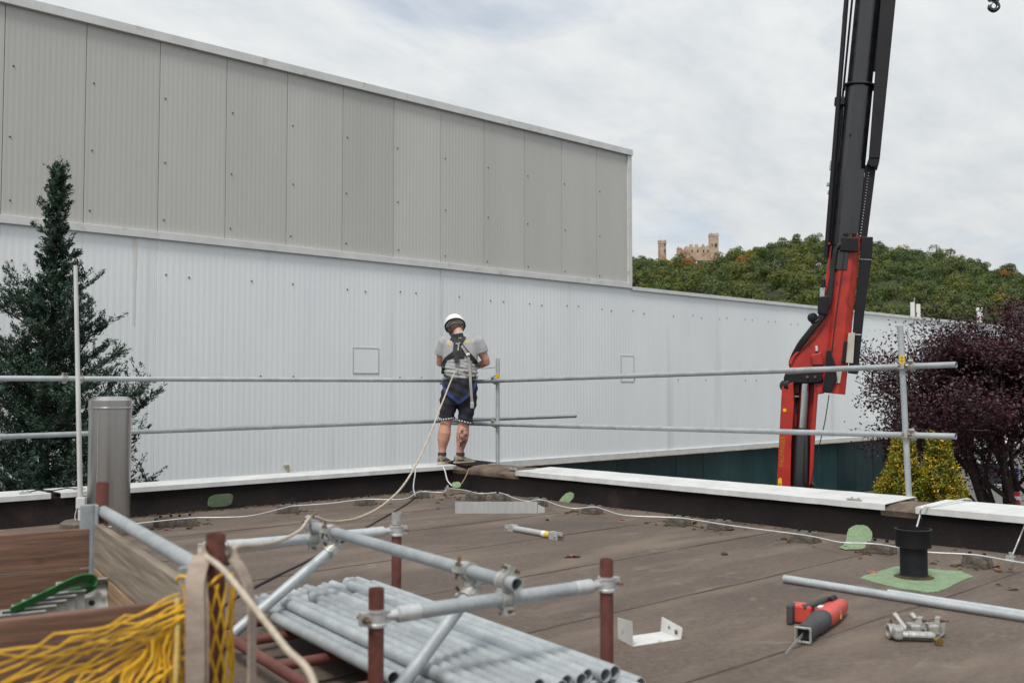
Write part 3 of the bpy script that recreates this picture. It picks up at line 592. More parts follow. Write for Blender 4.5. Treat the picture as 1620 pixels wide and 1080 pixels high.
def plank(a0, b0, a1, b1, z0, z1, mt, th=.028):
    m = MB(); p, q = B(a0,b0,(z0+z1)/2), B(a1,b1,(z0+z1)/2); L = q-p; n = L.normalized(); m.box((p+q)/2, (L.length,th,z1-z0-.004), (n,UP.cross(n),UP)); return m.build('plank', mt, box, bevel=.003)
plank(-.02,.06,-.02,LB-.05,.475,.640,M_woodg); plank(-.02,.06,-.02,LB-.05,.13,.472,M_woodo)
for z0, z1 in ((.475,.620),(.33,.472),(.185,.327),(.07,.182)): plank(-WB+.05,LB-.02,-.05,LB-.02,z0,z1,M_wood)
for z0, z1 in ((.43,.632),(.24,.427),(.07,.237)): plank(-WB+.05,.02,-.06,.02,z0,z1,M_wood); plank(-WB+.02,.06,-WB+.02,LB-.05,z0,z1,M_wood)
m = MB(); m.box(B(-WB/2,LB/2,.055),(WB-.08,LB-.08,.02),(f1,f2,UP)); m.build('floor_board', M_wood, box)
# contents
SG = 'steel brackets in the box pallet'
def bracket(a_, b_, z, tilt, hole, lb):
    t = thing('steel_bracket', B(a_,b_,z), lb, 'bracket', SG); ax = (f1, (f2*math.cos(tilt)+UP*math.sin(tilt)), (-f2*math.sin(tilt)+UP*math.cos(tilt))); c = B(a_,b_,z)
    m = MB(); m.box(c,(.17,.15,.006),ax); m.box(c+ax[1]*.072+ax[2]*.02,(.17,.006,.04),ax); m.box(c-ax[0]*.082+ax[2]*.02,(.006,.14,.04),ax); m.build('folded_plate', M_plate, t, bevel=.002)
    m = MB(); m.lathe([(.011,.0032),(.011,.0042)], c+ax[0]*.03, 10, ax[2]); m.lathe([(.007,.0032),(.007,.0042)], c-ax[0]*.06, 10, ax[2]); m.build('bolt_hole', M_dark, t)
bl = 'grey folded steel bracket leaning in a row under the green strap'
for i in range(6): bracket(-.20-.034*i,LB-.40-.02*i,.375-.009*i,1.15+.03*i,True, bl)
bracket(-.12,LB-.36,.40,.95,True,'broad dusty steel bracket lying uppermost against the plywood side')
for i in range(9):
    c = B(-.46-.03*i+random.uniform(-.02,.02),LB-.38+random.uniform(-.05,.05),0.395-.012*i+random.uniform(-.015,.02)); t = thing('clip', c, 'small bright steel clip in the heap beside the green strap', 'clip', 'steel clips in the box pallet')
    m = MB(); dv = (f1*random.uniform(.2,1)+UP*random.uniform(.2,1)).normalized(); x, y = ring_clamp(c, dv, f2, .018, .04, .006); x.build('band', M_alu, t, smooth=40); y.build('bolt', M_metal, t)
pts = spline([B(-.36,LB-.50,.43),B(-.31,LB-.48,.445),B(-.23,LB-.45,.472),B(-.15,LB-.41,.495),B(-.10,LB-.38,.49),B(-.085,LB-.37,.465),B(-.11,LB-.37,.45),B(-.16,LB-.37,.447)],6)
solo(MB().ribbon(pts,(f2*.6-UP*.8).to_tuple(),.038,.005),'lashing_strap',M_strap,'bright green lashing strap over the row of steel brackets','strap')
solo(MB().tube(spline([B(-.66,LB-.42,.18),B(-.68,LB-.40,.28),B(-.62,LB-.38,.335),B(-.54,LB-.38,.32)],6),.008,8),'green_hose',M_strap,'thin dark green hose loop beside the steel clips','hose')
m = MB()
for i in range(14): m.box(B(-.15-.055*i,LB-.45+.12*math.sin(i*2.1),.13+.04*math.sin(i*1.3)),(.20,.14,.05),(f1,(f2+UP*.4*math.sin(i)).normalized(),UP))
tag(m.build('scrap_heap',M_plate),'heap of grey steel offcuts filling the bottom of the box pallet','scrap',kind='stuff')

# ---- net, straps and rope round the near post
def netpt(u, t):
    """u: 0 at the post .. 1 far left, t: 0 top edge .. 1 lower edge; gathered at the post and fanning out"""
    gat = min(1, u/.9); z = (.60-.03*t*0) - u*.045 - (.08+.55*gat)*t - .10*u*(1-t) + .06*(1-u)*(1-t); drape = .055+.035*math.sin(u*9+t*6)+.05*t
    return B(-.10-u*.95, -.035-drape*.8, z)
net = MB(); ns, nj = 21, 27
for i in range(ns+1):
    pts = []
    for j in range(nj+1):
        u = j/nj; t = (i+.42*(1 if (i+j) % 2 else -1)*min(1,.35+u))/ns; pts.append(netpt(u, t)+Vector((random.uniform(-.006,.006),random.uniform(-.006,.006),random.uniform(-.008,.008))))
    net.tube(pts,.0027,5)
nt_o = thing('safety_net', B(-.5,-.1,0.1), 'yellow safety net gathered at the box pallet post and draped over its front', 'net'); tag(net.build('mesh_cords', M_net, nt_o, smooth=60), kind='stuff')
net = MB(); R_ = .075
def wrap(t, z): an = -1.35+2.7*t; return B(-.03,0,0)+f1*math.sin(an)*R_*.95-f2*math.cos(an)*R_+UP*z
for i in range(8):
    for sg in (1,-1):
        pts = [wrap(min(1,max(0,(i/7)+sg*(q/15-.5)*.9+.0)), .68-.66*q/15+random.uniform(-.006,.006)) for q in range(16) if 0 <= i/7+sg*(q/15-.5)*.9 <= 1]
        if len(pts) > 1: net.tube(pts,.0032,5)
net.tube([wrap(q/12,.685+.015*math.sin(q)) for q in range(13)],.0042,6); net.tube([wrap(1,.69-.68*q/12)+Vector((0,0,0))+f1*.004*math.sin(q*2) for q in range(13)],.0055,6)
tag(net.build('wrapped_cords', M_net, nt_o, smooth=60), kind='stuff')
e = spline([B(-.115,-.10,.66),B(-.12,-.12,.52),B(-.125,-.12,.40),B(-.115,-.13,.33),B(-.125,-.13,.2),B(-.13,-.13,.02)],6); net = MB(); net.tube(e,.0075,7); net.build('edge_cord', M_netrope, nt_o, smooth=60)
for q in range(9):
    net = MB(); e = spline([B(-.105-.012*q,-.085-.01*(q%3),.63-.012*q),B(-.12-.018*q,-.11,.45),B(-.13-.03*q,-.12,.2),B(-.14-.05*q,-.13,.0)],5); net.tube([p+f1*.008*math.sin(i*1.4+q) for i, p in enumerate(e)],.004,5); tag(net.build('hanging_cord', M_net, nt_o, smooth=60))
ws = thing('webbing_sling', B(0,0,.0), 'beige webbing sling looped over the red post of the box pallet', 'sling')
def band(pts, wd, wdir, th=.006): m = MB(); m.ribbon(spline(pts,7), wdir, wd, th); return m.build('webbing', M_web, ws, smooth=60)
band([B(-.012,.034,.735),B(-.036,0,.745),B(-.052,-.055,.735),B(-.078,-.105,.69),B(-.082,-.13,.60),B(-.082,-.135,.45),B(-.085,-.135,.25),B(-.09,-.135,.0)],.044,[(UP*.8+f1*.3).to_tuple()]*12+[f1.to_tuple()]*40)
band([B(-.02,.030,.715),B(-.05,-.02,.725),B(-.062,-.08,.69),B(-.066,-.115,.60),B(-.066,-.12,.4),B(-.07,-.12,.0)],.040,[(UP*.8+f1*.3).to_tuple()]*10+[(f1*.9-f2*.5).to_tuple()]*40)
band([B(-.005,.036,.735),B(.034,.015,.73),B(.06,-.03,.695),B(.074,-.06,.62),B(.076,-.065,.45),B(.074,-.07,.25),B(.07,-.07,.0)],.046,[(UP*.8+f2*.3).to_tuple()]*10+[(f2*.85+f1*.65).to_tuple()]*40)
def rope(pts, r, name, label, mt=M_rope, n=8, m_=10): return solo(MB().tube(spline(pts,m_),r,n),name,mt,label,'rope',None,smooth=70)
def rd(px): return -1.221/((px-810)/F-.0613)
rp = [P(741,587,11.50),P(722,586,11.50)]+[P(x,y,rd(x)) for x, y in ((700,636),(682,682),(660,731),(636,770),(605,799),(572,817),(545,823.5),(518,824))]+[T(AL,LP+.02,ZL+.042),P(475,838,4.45),P(445,854,3.85),P(410,862,3.2),P(378,864,2.78),
   B(.03,.012,.735),B(.0,.036,.74),B(-.032,.012,.75),B(-.035,-.028,.742),P(352,900,2.40),P(400,958,2.25),P(450,1022,2.12),P(500,1092,2.0),Wc(-.33,1.8,.35),Wc(-.28,1.7,.05),Wc(-.1,1.5,.012),Wc(.2,1.3,.012)]
rope(rp, .0075, 'safety_rope', 'cream safety rope from the worker over the frame to the red post')

# ================================================================== things on the roof
# ---- flue and lightning rod
fc = onz(171,846,0); fl_ = thing('chimney_flue', (fc.x,fc.y,0), 'tall round stainless steel flue with a banded cap beside the parapet', 'flue')
m = MB(); rr = .158; m.lathe([(rr,0),(rr,.985)], fc, 48); m.build('pipe', M_stainless, fl_, smooth=40)
m = MB(); m.lathe([(rr+.004,.955),(rr+.004,.985),(rr+.010,.99),(rr+.010,1.00),(rr+.004,1.005),(rr+.004,1.055),(rr-.03,1.085),(.02,1.088)], fc, 48); m.build('cap', M_stainless, fl_, smooth=35)
m = MB(); an = 4.0; q = fc-FW*(rr+.001)*.98-RT*.030; m.box((q.x,q.y,.48),(.005,.003,.96),(RT,FW,UP)); m.build('seam', M_galvd, fl_)
lr = onz(128,838,0); rod = thing('lightning_rod', (lr.x,lr.y,0), 'thin grey lightning rod standing on the roof in front of the conifer', 'lightning rod')
d_ = lr.dot(FW); tp = P(119.5,420,d_); m = MB(); m.tube([lr, lr.lerp(tp,.4), tp], [.021,.019,.016], 10); m.build('rod', M_trim, rod, smooth=50)
m = MB(); m.box(lr+UP*.22,(.075,.05,.09),(RT,FW,UP)); m.build('rod_holder', M_trim, rod, bevel=.005); m = MB(); m.lathe([(.16,0),(.16,.06),(.13,.08)], lr, 24); m.build('base_block', M_conc, rod, smooth=40)
m = MB(); m.tube(spline([lr+UP*.20-RT*.03,lr+UP*.10-RT*.05,lr+UP*.03-RT*.02],5),.005,6); m.build('earth_wire', M_wire, rod)
# ---- perimeter lightning conductor on concrete holders
wp = [(150,836),(205,829),(300,819),(350,818),(400,815),(455,801.5),(470,799.5),(520,796),(577,789.5),(620,790),(645,787.5),(664,777.5),(700,778.5),(709,772.5),(735,775),(760,780.5),(790,779),(815,788),(835,792.5),(850,790),(865,792),(885,799.5),(910,804),(940,801.5),(960,807),(990,815),(1060,818),(1090,820.5),(1150,830),(1210,838),(1262,844.5),(1290,849),(1330,857.5),(1370,859),(1398,861.5),(1440,869),(1475,873.5),(1540,877),(1600,887),(1640,893)]
ln = solo(MB().tube(spline([onz(x,y,.085) for x, y in wp],4),.0048,8),'lightning_conductor',M_wire,'bare aluminium lightning wire running along the foot of the parapets','wire',None,60)
HB = 'concrete wire holders along the parapets'
blk = [(292,827,'with moss below the lightning wire left of the flue patch'),(455,807,''),(577,795,''),(664,783.5,''),(752,787.5,''),(792,789,''),(850,795.5,''),(937,808,''),(1074,826.5,''),(1139,833,''),(1273,853,''),(1394,870,''),(1546,893,''),(262,829,'')]
hl = ['mossy concrete wire holder right of the stainless flue','concrete wire holder right of the round green patch on the hall side','concrete wire holder halfway along the hall-side parapet','concrete wire holder just short of the parapet corner, beside the black cable','concrete wire holder at the corner above the aluminium channel end','concrete wire holder among red leaves behind the aluminium channel','concrete wire holder half hidden behind the end of the aluminium channel','concrete wire holder right of the slanting green stroke','concrete wire holder alone in the middle of the crane-side parapet','concrete wire holder next to the middle one along the crane-side parapet','concrete wire holder with an orange leaf beside it before the crane','concrete wire holder between the domed green patch and black vent','mossy concrete wire holder right of the black vent','mossy concrete wire holder in the moss close to the stainless flue']
mo = MB()
for (x, y, _), lb in zip(blk, hl):
    c = onz(x,y+4,0); left = x < 700; ax = (XX,YX,UP) if left else (YX,XX,UP); t = thing('wire_holder', c, lb, 'wire holder', HB); s_ = random.uniform(.9,1.1)
    m = MB(); m.rings([[c+ax[0]*sx*.085*s_*q+ax[1]*sy*.062*q+UP*z for sx, sy in ((-1,-1),(1,-1),(1,1),(-1,1))] for z, q in ((-.002,1.03),(.04,1.0),(.078,.9))]); m.build('concrete_foot', M_conc, t, bevel=.008)
    for q in (-.045,.045): m = MB(); m.box(c+ax[0]*q+UP*.078,(.014,.022,.036),ax); m.build('wire_clip', M_black, t)
    for _k in range(22):
        p = c+ax[0]*random.gauss(.06,.10)+ax[1]*random.gauss(-.02,.07); r_ = random.uniform(.008,.026); mo.lathe([(r_,-.004),(r_*.9,r_*.35),(r_*.4,r_*.6)],(p.x,p.y,.0),6)
for _k in range(160):
    x = random.uniform(3.6,7.3); mo.lathe([(.02,-.004),(.015,.006),(.006,.010)],(x,8.80+random.gauss(0,.035),.002),6) if random.random() < .6 else mo.lathe([(.018,-.004),(.012,.006),(.005,.008)],(7.24+random.gauss(0,.03),random.uniform(2,8.7),.002),6)
tag(mo.build('moss', M_moss, smooth=70),'dark brown moss clumps along the foot of the parapets','moss',kind='stuff')
def wire(pts, r, mt, label, name='lightning_wire', cat='wire'): return solo(MB().tube(spline(pts,6),r,8),name,mt,label,cat,None,60)
wire([onz(657,784,.06),P(654,770,10.35),P(657,747,10.42),P(656,740,10.46),P(651.5,735,10.55)],.007,M_galv,'grey bent wire rising up the parapet near the worker and rope')
wire([P(700,736.5,11.35),P(704,745,11.25),P(708,760,11.0),P(716,769,10.9)],.008,M_wire,'white braided earth strap hanging from the parapet cap at the worker')
wire([P(742,741,11.3),P(736,755,11.1),P(728,767,10.95),P(718,770.5,10.9)],.006,mat('copper_wire',(.30,.18,.10),rough=.6),'copper brown wire bent down the corner of the parapet')
wire([onz(1447,845,.16),P(1454,820,7.42),P(1459,803,7.42),(7.40,3.335,.270),(7.62,3.30,.288),(7.89,3.26,.292),(7.91,3.25,.2)],.006,M_wire,'bare wire laid over the wide white cap behind the black vent')
wire([onz(1599,884,.09),P(1609,860,6.9),P(1625,822,6.88)],.005,M_wire,'thin grey wire branching up beside the mossy holder')
c = onz(1599,884,.09); solo(MB().box(c,(.05,.04,.035),(YX,XX,UP)).lathe([(.012,0),(.012,.03)],c+UP*.012,6),'cross_clamp',M_metal,'small metal cross clamp on the lightning wire at its branch','clamp')
c = onz(708,773,.09); solo(MB().box(c,(.05,.04,.03),(YX,XX,UP)).lathe([(.012,0),(.012,.03)],c+UP*.01,6),'cross_clamp',M_metal,'small metal cross clamp on the lightning wire at the parapet corner','clamp')
cb = [onz(657,786,.012),onz(640,799,.008),onz(600,822,.008),onz(560,845,.008),onz(520,868,.008),onz(480,890,.008),onz(430,914,.008),onz(385,938,.008),onz(350,960,.008)]
wire(cb,.008,M_cable,'black cable lying across the roof from the parapet to the pallet','power_cable','cable')
# ---- green repair coating
def blob(poly, name, label, lift=.006):
    """thin irregular layer of brushed coating following the surface it lies on"""
    m = MB(); n = len(poly); top = [p[0]+p[1]*lift for p in poly]; bot = [p[0]-p[1]*.002 for p in poly]; cen_ = sum(top, Vector())/n
    m.add([cen_]+top+bot, [(0,1+i,1+(i+1) % n) for i in range(n)]+[(1+i,1+n+i,1+n+(i+1) % n,1+(i+1) % n) for i in range(n)]); return solo(m,name,M_green,label,'patch','green coating patches')
def ell(c, a, b, nrm, n=30, pw=2.4, jit=.05):
    o = []
    for k in range(n):
        t = 2*math.pi*k/n; cs, sn = math.cos(t), math.sin(t); j = 1+random.uniform(-jit,jit); o.append((Vector(c)+Vector(a)*math.copysign(abs(cs)**(2/pw),cs)*j+Vector(b)*math.copysign(abs(sn)**(2/pw),sn)*j, Vector(nrm)))
    return o
blob(ell((4.46,8.845,.082),(.125,0,0),(0,-.02,.062),(0,-.87,.5),30,3.5,.03),'green_patch','round green coating patch on the hall-side parapet foot',.012)
def onx(px, py, X):
    x, h, z = _ray(px, py); v = Wc(x,h,0); k = X/v.x; return Vector((X,v.y*k,H+z*k))
c = onx(896,791,7.34); blob([(onx(x,y,7.345)+Vector((-.05*(y-780)/20,0,0)),Vector((-.8,0,.6))) for x, y in ((879,803),(888,801),(899,803),(905,797),(910,788),(909,781),(903,779),(897,781),(892,787),(888,795))],'green_patch','slanting green coating stroke on the crane-side parapet',.015)
def upst(px, py):
    """point where the sight line meets the crane-side membrane upstand or the roof"""
    q = onz(px,py,.003)
    if q.x < 7.29: return q
    xx_ = 7.34
    for _ in range(6): q = onx(px,py,xx_); xx_ = 7.38-float(np.interp(q.z,[0,.035,.085,.15,.3],[.085,.055,.012,.004,0]))
    return q
rows = [(831,1355,1366),(833,1349,1372),(837,1344,1377),(842,1341.5,1380),(848,1340.5,1381),(854,1339,1379),(859,1337,1376),(863,1335,1373.5),(867,1328,1371),(869.5,1338,1361)]
m = MB(); nc_ = 9; g_ = [[upst(a_+(b_-a_)*c_/(nc_-1)+random.uniform(-.5,.5),y_+random.uniform(-.3,.3))+Vector((-.007,0,.006)) for c_ in range(nc_)] for y_, a_, b_ in rows]
m.add([p for r_ in g_ for p in r_], [(r_*nc_+c_,r_*nc_+c_+1,(r_+1)*nc_+c_+1,(r_+1)*nc_+c_) for r_ in range(len(rows)-1) for c_ in range(nc_-1)])
solo(m,'green_patch',M_green,'domed green coating patch climbing the crane-side parapet','patch','green coating patches',60)
c = P(722,768,10.9); blob(ell(c,RT*.05,UP*.03+FW*.02,-FW*.7+UP*.7),'green_patch','small green coating dab in the parapet corner',.02)
sq = [onz(x,y,0) for x, y in ((1358,915),(1415,897),(1520,905),(1539,913),(1484,937),(1470,938),(1420,931))]
pp = []
for i in range(len(sq)):
    a, b = sq[i], sq[(i+1) % len(sq)]
    for q in range(5): pp.append((a.lerp(b,q/5)+Vector((random.uniform(-.008,.008),random.uniform(-.008,.008),.004)),UP))
blob(pp,'green_patch','large green coating square around the black vent pipe',.004)
vc = onz(1446,914,0); v = thing('vent_pipe', (vc.x,vc.y,0), 'black plastic roof vent with a wider collar standing on green coating', 'vent')
q = 1/F*vc.dot(FW); m = MB(); m.lathe([(25*q,0),(21.5*q,.012),(20.5*q,.03),(20.5*q,.19)], vc, 40); m.build('pipe', M_black, v, smooth=40)
m = MB(); hh = .185; m.lathe([(20*q,hh),(26.5*q,hh+.005),(27*q,.285),(28*q,.29),(28*q,.298),(25*q,.30),(25*q,.25),(1e-4,.24)], vc, 40); m.build('collar', M_black, v, smooth=40)
m = MB(); m.lathe([(34*q,-.002),(30*q,.008),(24*q,.018)], vc, 26); m.build('dirt_ring', M_moss, v, smooth=60)
# ---- loose tubes right
pipe(onz(1241,915,.024)+UP*0,onz(1720,992,.024),'loose_tube','long bright galvanised tube lying on the roof beside the saw','loose tubes on the roof')
a, b = onz(1241,915,.024), onz(1720,992,.024); dv = (b-a).normalized(); sd = Vector((-dv.y,dv.x,0))
if sd.dot(FW) < 0: sd = -sd
pipe(a+dv*.62+sd*.051,b+sd*.053,'loose_tube','second galvanised tube lying against the long tube, next to the green square','loose tubes on the roof')
# ---- sheet metal pieces
def sheetpath(prof, length, ax, ex, org, name, label, mt, th=.003):
    """folded sheet: prof = list of (across, z)"""
    m = MB(); pts = [Vector(org)+ax*p[0]+UP*p[1] for p in prof]
    for i in range(len(pts)-1):
        t = (pts[i+1]-pts[i]).normalized(); n = t.cross(ex).normalized()*th; m.prism([pts[i],pts[i+1],pts[i+1]+n,pts[i]+n], ex*length)
    return solo(m,name,mt,label,'sheet metal')
a = onz(720,812,.0); b = onz(850,812,.0); ex = (b-a).normalized(); L = (b-a).length; ac = UP.cross(ex)
sheetpath([(0,.11),(0,.002),(.16,.002),(.16,.06)], L, ac, ex, a+UP*.0, 'channel_offcut','straight aluminium channel offcut lying in front of the parapet corner',M_alu)
m = MB(); q0, q1 = b+ex*.005, b+ex*.07; m.prism([q0+UP*.003,q1+UP*.003+ac*.05,q1+UP*.05+ac*.05,q0+UP*.085],ac*.003); solo(m,'sheet_tab',M_whsheet,'small white bent tab at the end of the aluminium channel','sheet metal')
c0 = onz(1001,1024,0); c1 = onz(1078,1012,0); ex = (c1-c0).normalized(); ac = UP.cross(ex); L = (c1-c0).length
g0 = onz(971,1007,0)-c0; ac = Vector((g0.x,g0.y,0)).normalized(); dep = .155; u_ = thing('cap_offcut', c0, 'white bent sheet metal cap offcut with raised ends near the pallet', 'sheet metal')
m = MB(); m.prism([c0+UP*.004,c0+ac*dep+UP*.004,c0+ac*dep+ex*L*.9+UP*.004,c0+ex*L+UP*.004],UP*.003); m.build('base_sheet', M_whsheet, u_)
m = MB(); m.prism([c0+UP*.007,c0+ac*dep+UP*.007,c0+ac*dep+UP*.10-ex*.003,c0+UP*.115-ex*.005],ex*.003); m.build('end_flange', M_whsheet, u_)
m = MB(); m.prism([c0+ex*L+UP*.007,c0+ac*dep+ex*L*.9+UP*.007,c0+ac*dep+ex*L*.93+UP*.075,c0+ex*L*1.03+UP*.055],ex*-.003); m.build('end_flange', M_whsheet, u_)
m = MB(); m.lathe([(.012,0),(.009,.002)],c0+ex*L*.985+ac*.035+UP*.03-ex*.006,8,ex*-1); m.lathe([(.007,0),(.005,.002)],c0+ex*L*.955+ac*.09+UP*.04-ex*.006,8,ex*-1); m.build('rust_spot', M_rust, u_)
# ---- short strut with fork ends
a = onz(815,836,.026); b = onz(872,846,.026); dv = (b-a).normalized(); sd = UP.cross(dv); st = thing('fork_strut', a.lerp(b,.5)-UP*.02, 'short galvanised strut with fork ends and a yellow label on the roof', 'strut')
m = MB(); m.tube([a,b],.0242,18); m.build('tube', M_alu, st, smooth=40)
for c, s_ in ((a,-1),(b,1)):
    m = MB(); e_ = dv*s_; m.box(c+e_*.05+sd*.026,(.10,.005,.055),(dv,sd,UP)); m.box(c+e_*.05-sd*.026,(.10,.005,.055),(dv,sd,UP)); m.box(c+e_*.012,(.02,.06,.06),(dv,sd,UP)); o = m.build('fork', M_alu, st, bevel=.002)
    m = MB(); m.lathe([(.008,-.04),(.008,.04)],c+e_*.075,8,sd); m.build('pin', M_galvd, o)
m = MB(); m.lathe([(.010,0),(.010,.06),(.006,.075)],b+dv*.07,10,dv); m.build('bolt', M_rust, st)
m = MB(); m.tube([b-dv*.055,b-dv*.02],.0248,18); m.build('label', M_yel, st); m = MB(); m.tube([b-dv*.10,b-dv*.06],.0248,18); m.build('label', M_whsq, st)
# ---- loose couplers right
LG = 'loose couplers beside the saw'
def loose(px, py, ax, up, lb):
    ax = Vector(ax).normalized(); c = onz(px,py,.036); t = thing('loose_coupler', c-UP*.034, lb, 'coupler', LG); x, y = ring_clamp(c, ax, up, .0225, .062, .010); o = x.build('clamp_band', M_galvd, t, smooth=40); y.build('bolt', M_rust, o, smooth=40); return t, c
t, c = loose(1415,998,RT,FW+UP*.1,'half coupler standing on edge left of the other loose couplers')
m = MB(); m.box(c,(.042,.12,.055),(RT,FW,UP)); m.build('lug_block', M_galvd, t, bevel=.012)
c = onz(1447,1005,.024); t = thing('loose_spigot', c-UP*.024, 'round ended steel spigot lying in front of two loose couplers', 'spigot', LG); dv = (RT-FW*.16).normalized(); m = MB(); m.tube([c-dv*.085,c-dv*.03,c-dv*.028,c-dv*.02,c-dv*.018,c+dv*.075,c+dv*.088],[.020,.020,.023,.023,.021,.021,.012],14); m.build('spigot_body', M_galvd, t, smooth=40); m = MB(); m.box(c-UP*.006-FW*.018,(.15,.01,.006),(dv,UP.cross(dv),UP)); m.build('slot', M_dark, t)
for px, lb in ((1456,'loose coupler with rusty bore between the spigot and its twin'),(1484,'loose coupler with a brass coloured nut beside its twin')):
    t, c = loose(px,994,RT*.5+FW*.85,UP,lb); m = MB(); m.lathe([(.012,0),(.012,.10),(.015,.105),(.015,.125)],c-RT*.045+FW*.04-UP*.02,10,UP*.35+FW*.8-RT*.1); m.build('eye_bolt', M_galvd, t, smooth=40); m = MB(); m.box(c-RT*.03,(.05,.07,.05),(RT,FW,UP)); m.build('jaw', M_galvd, t, bevel=.008)
c = onz(1485,1014,.018); solo(MB().lathe([(.019,-.012),(.019,.012)],c,6,FW).lathe([(.010,-.020),(.010,.020)],c,8,FW),'loose_nut',mat('brass',(.42,.30,.10),(.25,.15,.06),20,.4,.8),'brass coloured nut in front of the last loose coupler','nut',LG)
# ---- reciprocating saw
s0 = onz(1272,1000,.05); s1 = onz(1326,955,.06); dv = (s1-s0).normalized(); dv = Vector((dv.x,dv.y,0)).normalized(); sd = Vector((-dv.y,dv.x,0))
if sd.dot(RT) > 0: sd = -sd
saw = thing('reciprocating_saw', s0-UP*.05, 'red and black cordless reciprocating saw lying on its side', 'saw'); LS = Vector((s1-s0).xy).length
def sp(u, a, z): return s0+dv*(LS*u)+sd*a+UP*(z-.05)
def body(sec, name, mt, n=16):
    m = MB(); m.rings([[sp(u,ca+ra*math.copysign(abs(math.cos(2*math.pi*k/n))**.75,math.cos(2*math.pi*k/n)),cz+rz*math.copysign(abs(math.sin(2*math.pi*k/n))**.75,math.sin(2*math.pi*k/n))) for k in range(n)] for u,ca,cz,ra,rz in sec]); return m.build(name, mt, saw, smooth=60)
body([(.02,0,.044,.034,.036),(.06,0,.045,.038,.040),(.2,0,.045,.036,.039),(.28,0,.046,.044,.043),(.45,0,.048,.048,.046),(.52,0,.048,.046,.045)],'rubber_boot',M_sawgrey)
body([(.50,0,.048,.046,.046),(.62,-.004,.050,.050,.047),(.80,-.006,.052,.047,.045),(.95,-.006,.050,.041,.040),(1.06,-.008,.046,.034,.035),(1.10,-.008,.045,.018,.02)],'motor_housing',M_sawred)
hd = MB(); hd.tube(spline([sp(.95,.02,.075),sp(.88,.03,.098),sp(.74,.035,.104),sp(.62,.06,.098),sp(.56,.10,.085)],5),.014,10); hd.build('handle', M_sawgrey, saw, smooth=60)
hd = MB(); hd.tube([sp(.98,.015,.092),sp(.80,.012,.098)],[.016,.017],10); hd.build('grip', M_black, saw, smooth=60)
m = MB(); m.box(sp(.62,.115,.050),(.085,.105,.088),(dv,sd,UP)); bt = m.build('battery', M_sawred, saw, bevel=.010); m = MB(); m.box(sp(.55,.155,.050),(.09,.03,.092),(dv,sd,UP)); m.build('battery_end', M_sawgrey, bt, bevel=.006)
for q in (-.02,0,.02): m = MB(); m.box(sp(.55,.1715,.050+q),(.08,.003,.008),(dv,sd,UP)); m.build('battery_rib', M_sawred, bt)
m = MB()
for a_, z_, w_, h_ in ((0,.075,.074,.010),(0,.012,.074,.010),(.034,.044,.010,.060),(-.034,.044,.010,.060)): m.box(sp(-.03,a_,z_),(.012,w_,h_),(dv,sd,UP))
m.build('shoe', M_galvd, saw, bevel=.003); m = MB(); m.box(sp(.01,0,.044),(.03,.055,.045),(dv,sd,UP)); m.build('blade_clamp', M_black, saw)
m = MB(); m.prism([sp(-.02,.0,.052),sp(-.02,.0,.034),sp(-.42,.004,.012),sp(-.44,.004,.022)],sd*.002); m.build('blade', M_metal, saw)
tm = text_mb('22',.030,sp(.70,-.0575,.058),dv,UP); tm.build('print', M_whsq, saw); m = MB(); m.box(sp(.72,-.056,.036),(.020,.003,.014),(dv,sd,UP)); m.build('sticker', M_yel, saw); m = MB(); m.box(sp(.60,.022,.0935),(.045,.022,.004),(dv,sd,UP)); m.build('label', M_whsq, saw)
# ---- fallen leaves
lm = MB(); lm.add([(-.03,0,0),(-.012,.014,.008),(.008,.020,.006),(.032,.004,.014),(.010,-.016,.004),(-.012,-.012,.010),(0,0,.002)],[(0,1,6),(1,2,6),(2,3,6),(3,4,6),(4,5,6),(5,0,6)]); lme = lm.mesh('dry_leaf', M_leafd)
spots = [(704,783),(715,783),(723,781),(730,780),(735,781),(708,787),(693,795),(697,790),(692,804),(768,783),(772,786),(766,789),(806,792),(810,796),(815,794),(802,795),(822,797),(947,810),(955,812),(1158,838),(1150,838),(1289,865),(1355,873),(1414,870),(1382,907),(1581,925),(1575,897),(1602,932),(905,880),(912,881),(898,881),(448,809),(438,811),(728,786),(720,786),(741,783),(1361,882),(1576,901),(1098,828),(985,822),(265,838),(300,836)]
for i, (x, y) in enumerate(spots):
    c = onz(x,y,.004); o = bpy.data.objects.new('dry_leaf', lme); C.objects.link(o); o.location = c; o.rotation_euler = (random.uniform(-.3,.3),random.uniform(-.3,.3),random.uniform(0,6.3)); s_ = random.uniform(.8,1.5); o.scale = (s_,s_,s_)
    tag(o,'small dry reddish leaf fallen on the roof near the parapet','leaf','fallen leaves')
for i, (x, y, w_) in enumerate(((224,849,1),(1240,853,1.3),(1146,877,1.3),(1470,915,.8),(1260,818,0),(866,823,.8))):
    if w_: solo(MB().lathe([(.018*w_,-.002),(.020*w_,.008),(.010*w_,.016)],onz(x,y,.002),7),'moss_clump',M_moss,'small dark clump of dirt lying on the open roof','moss','dirt clumps')

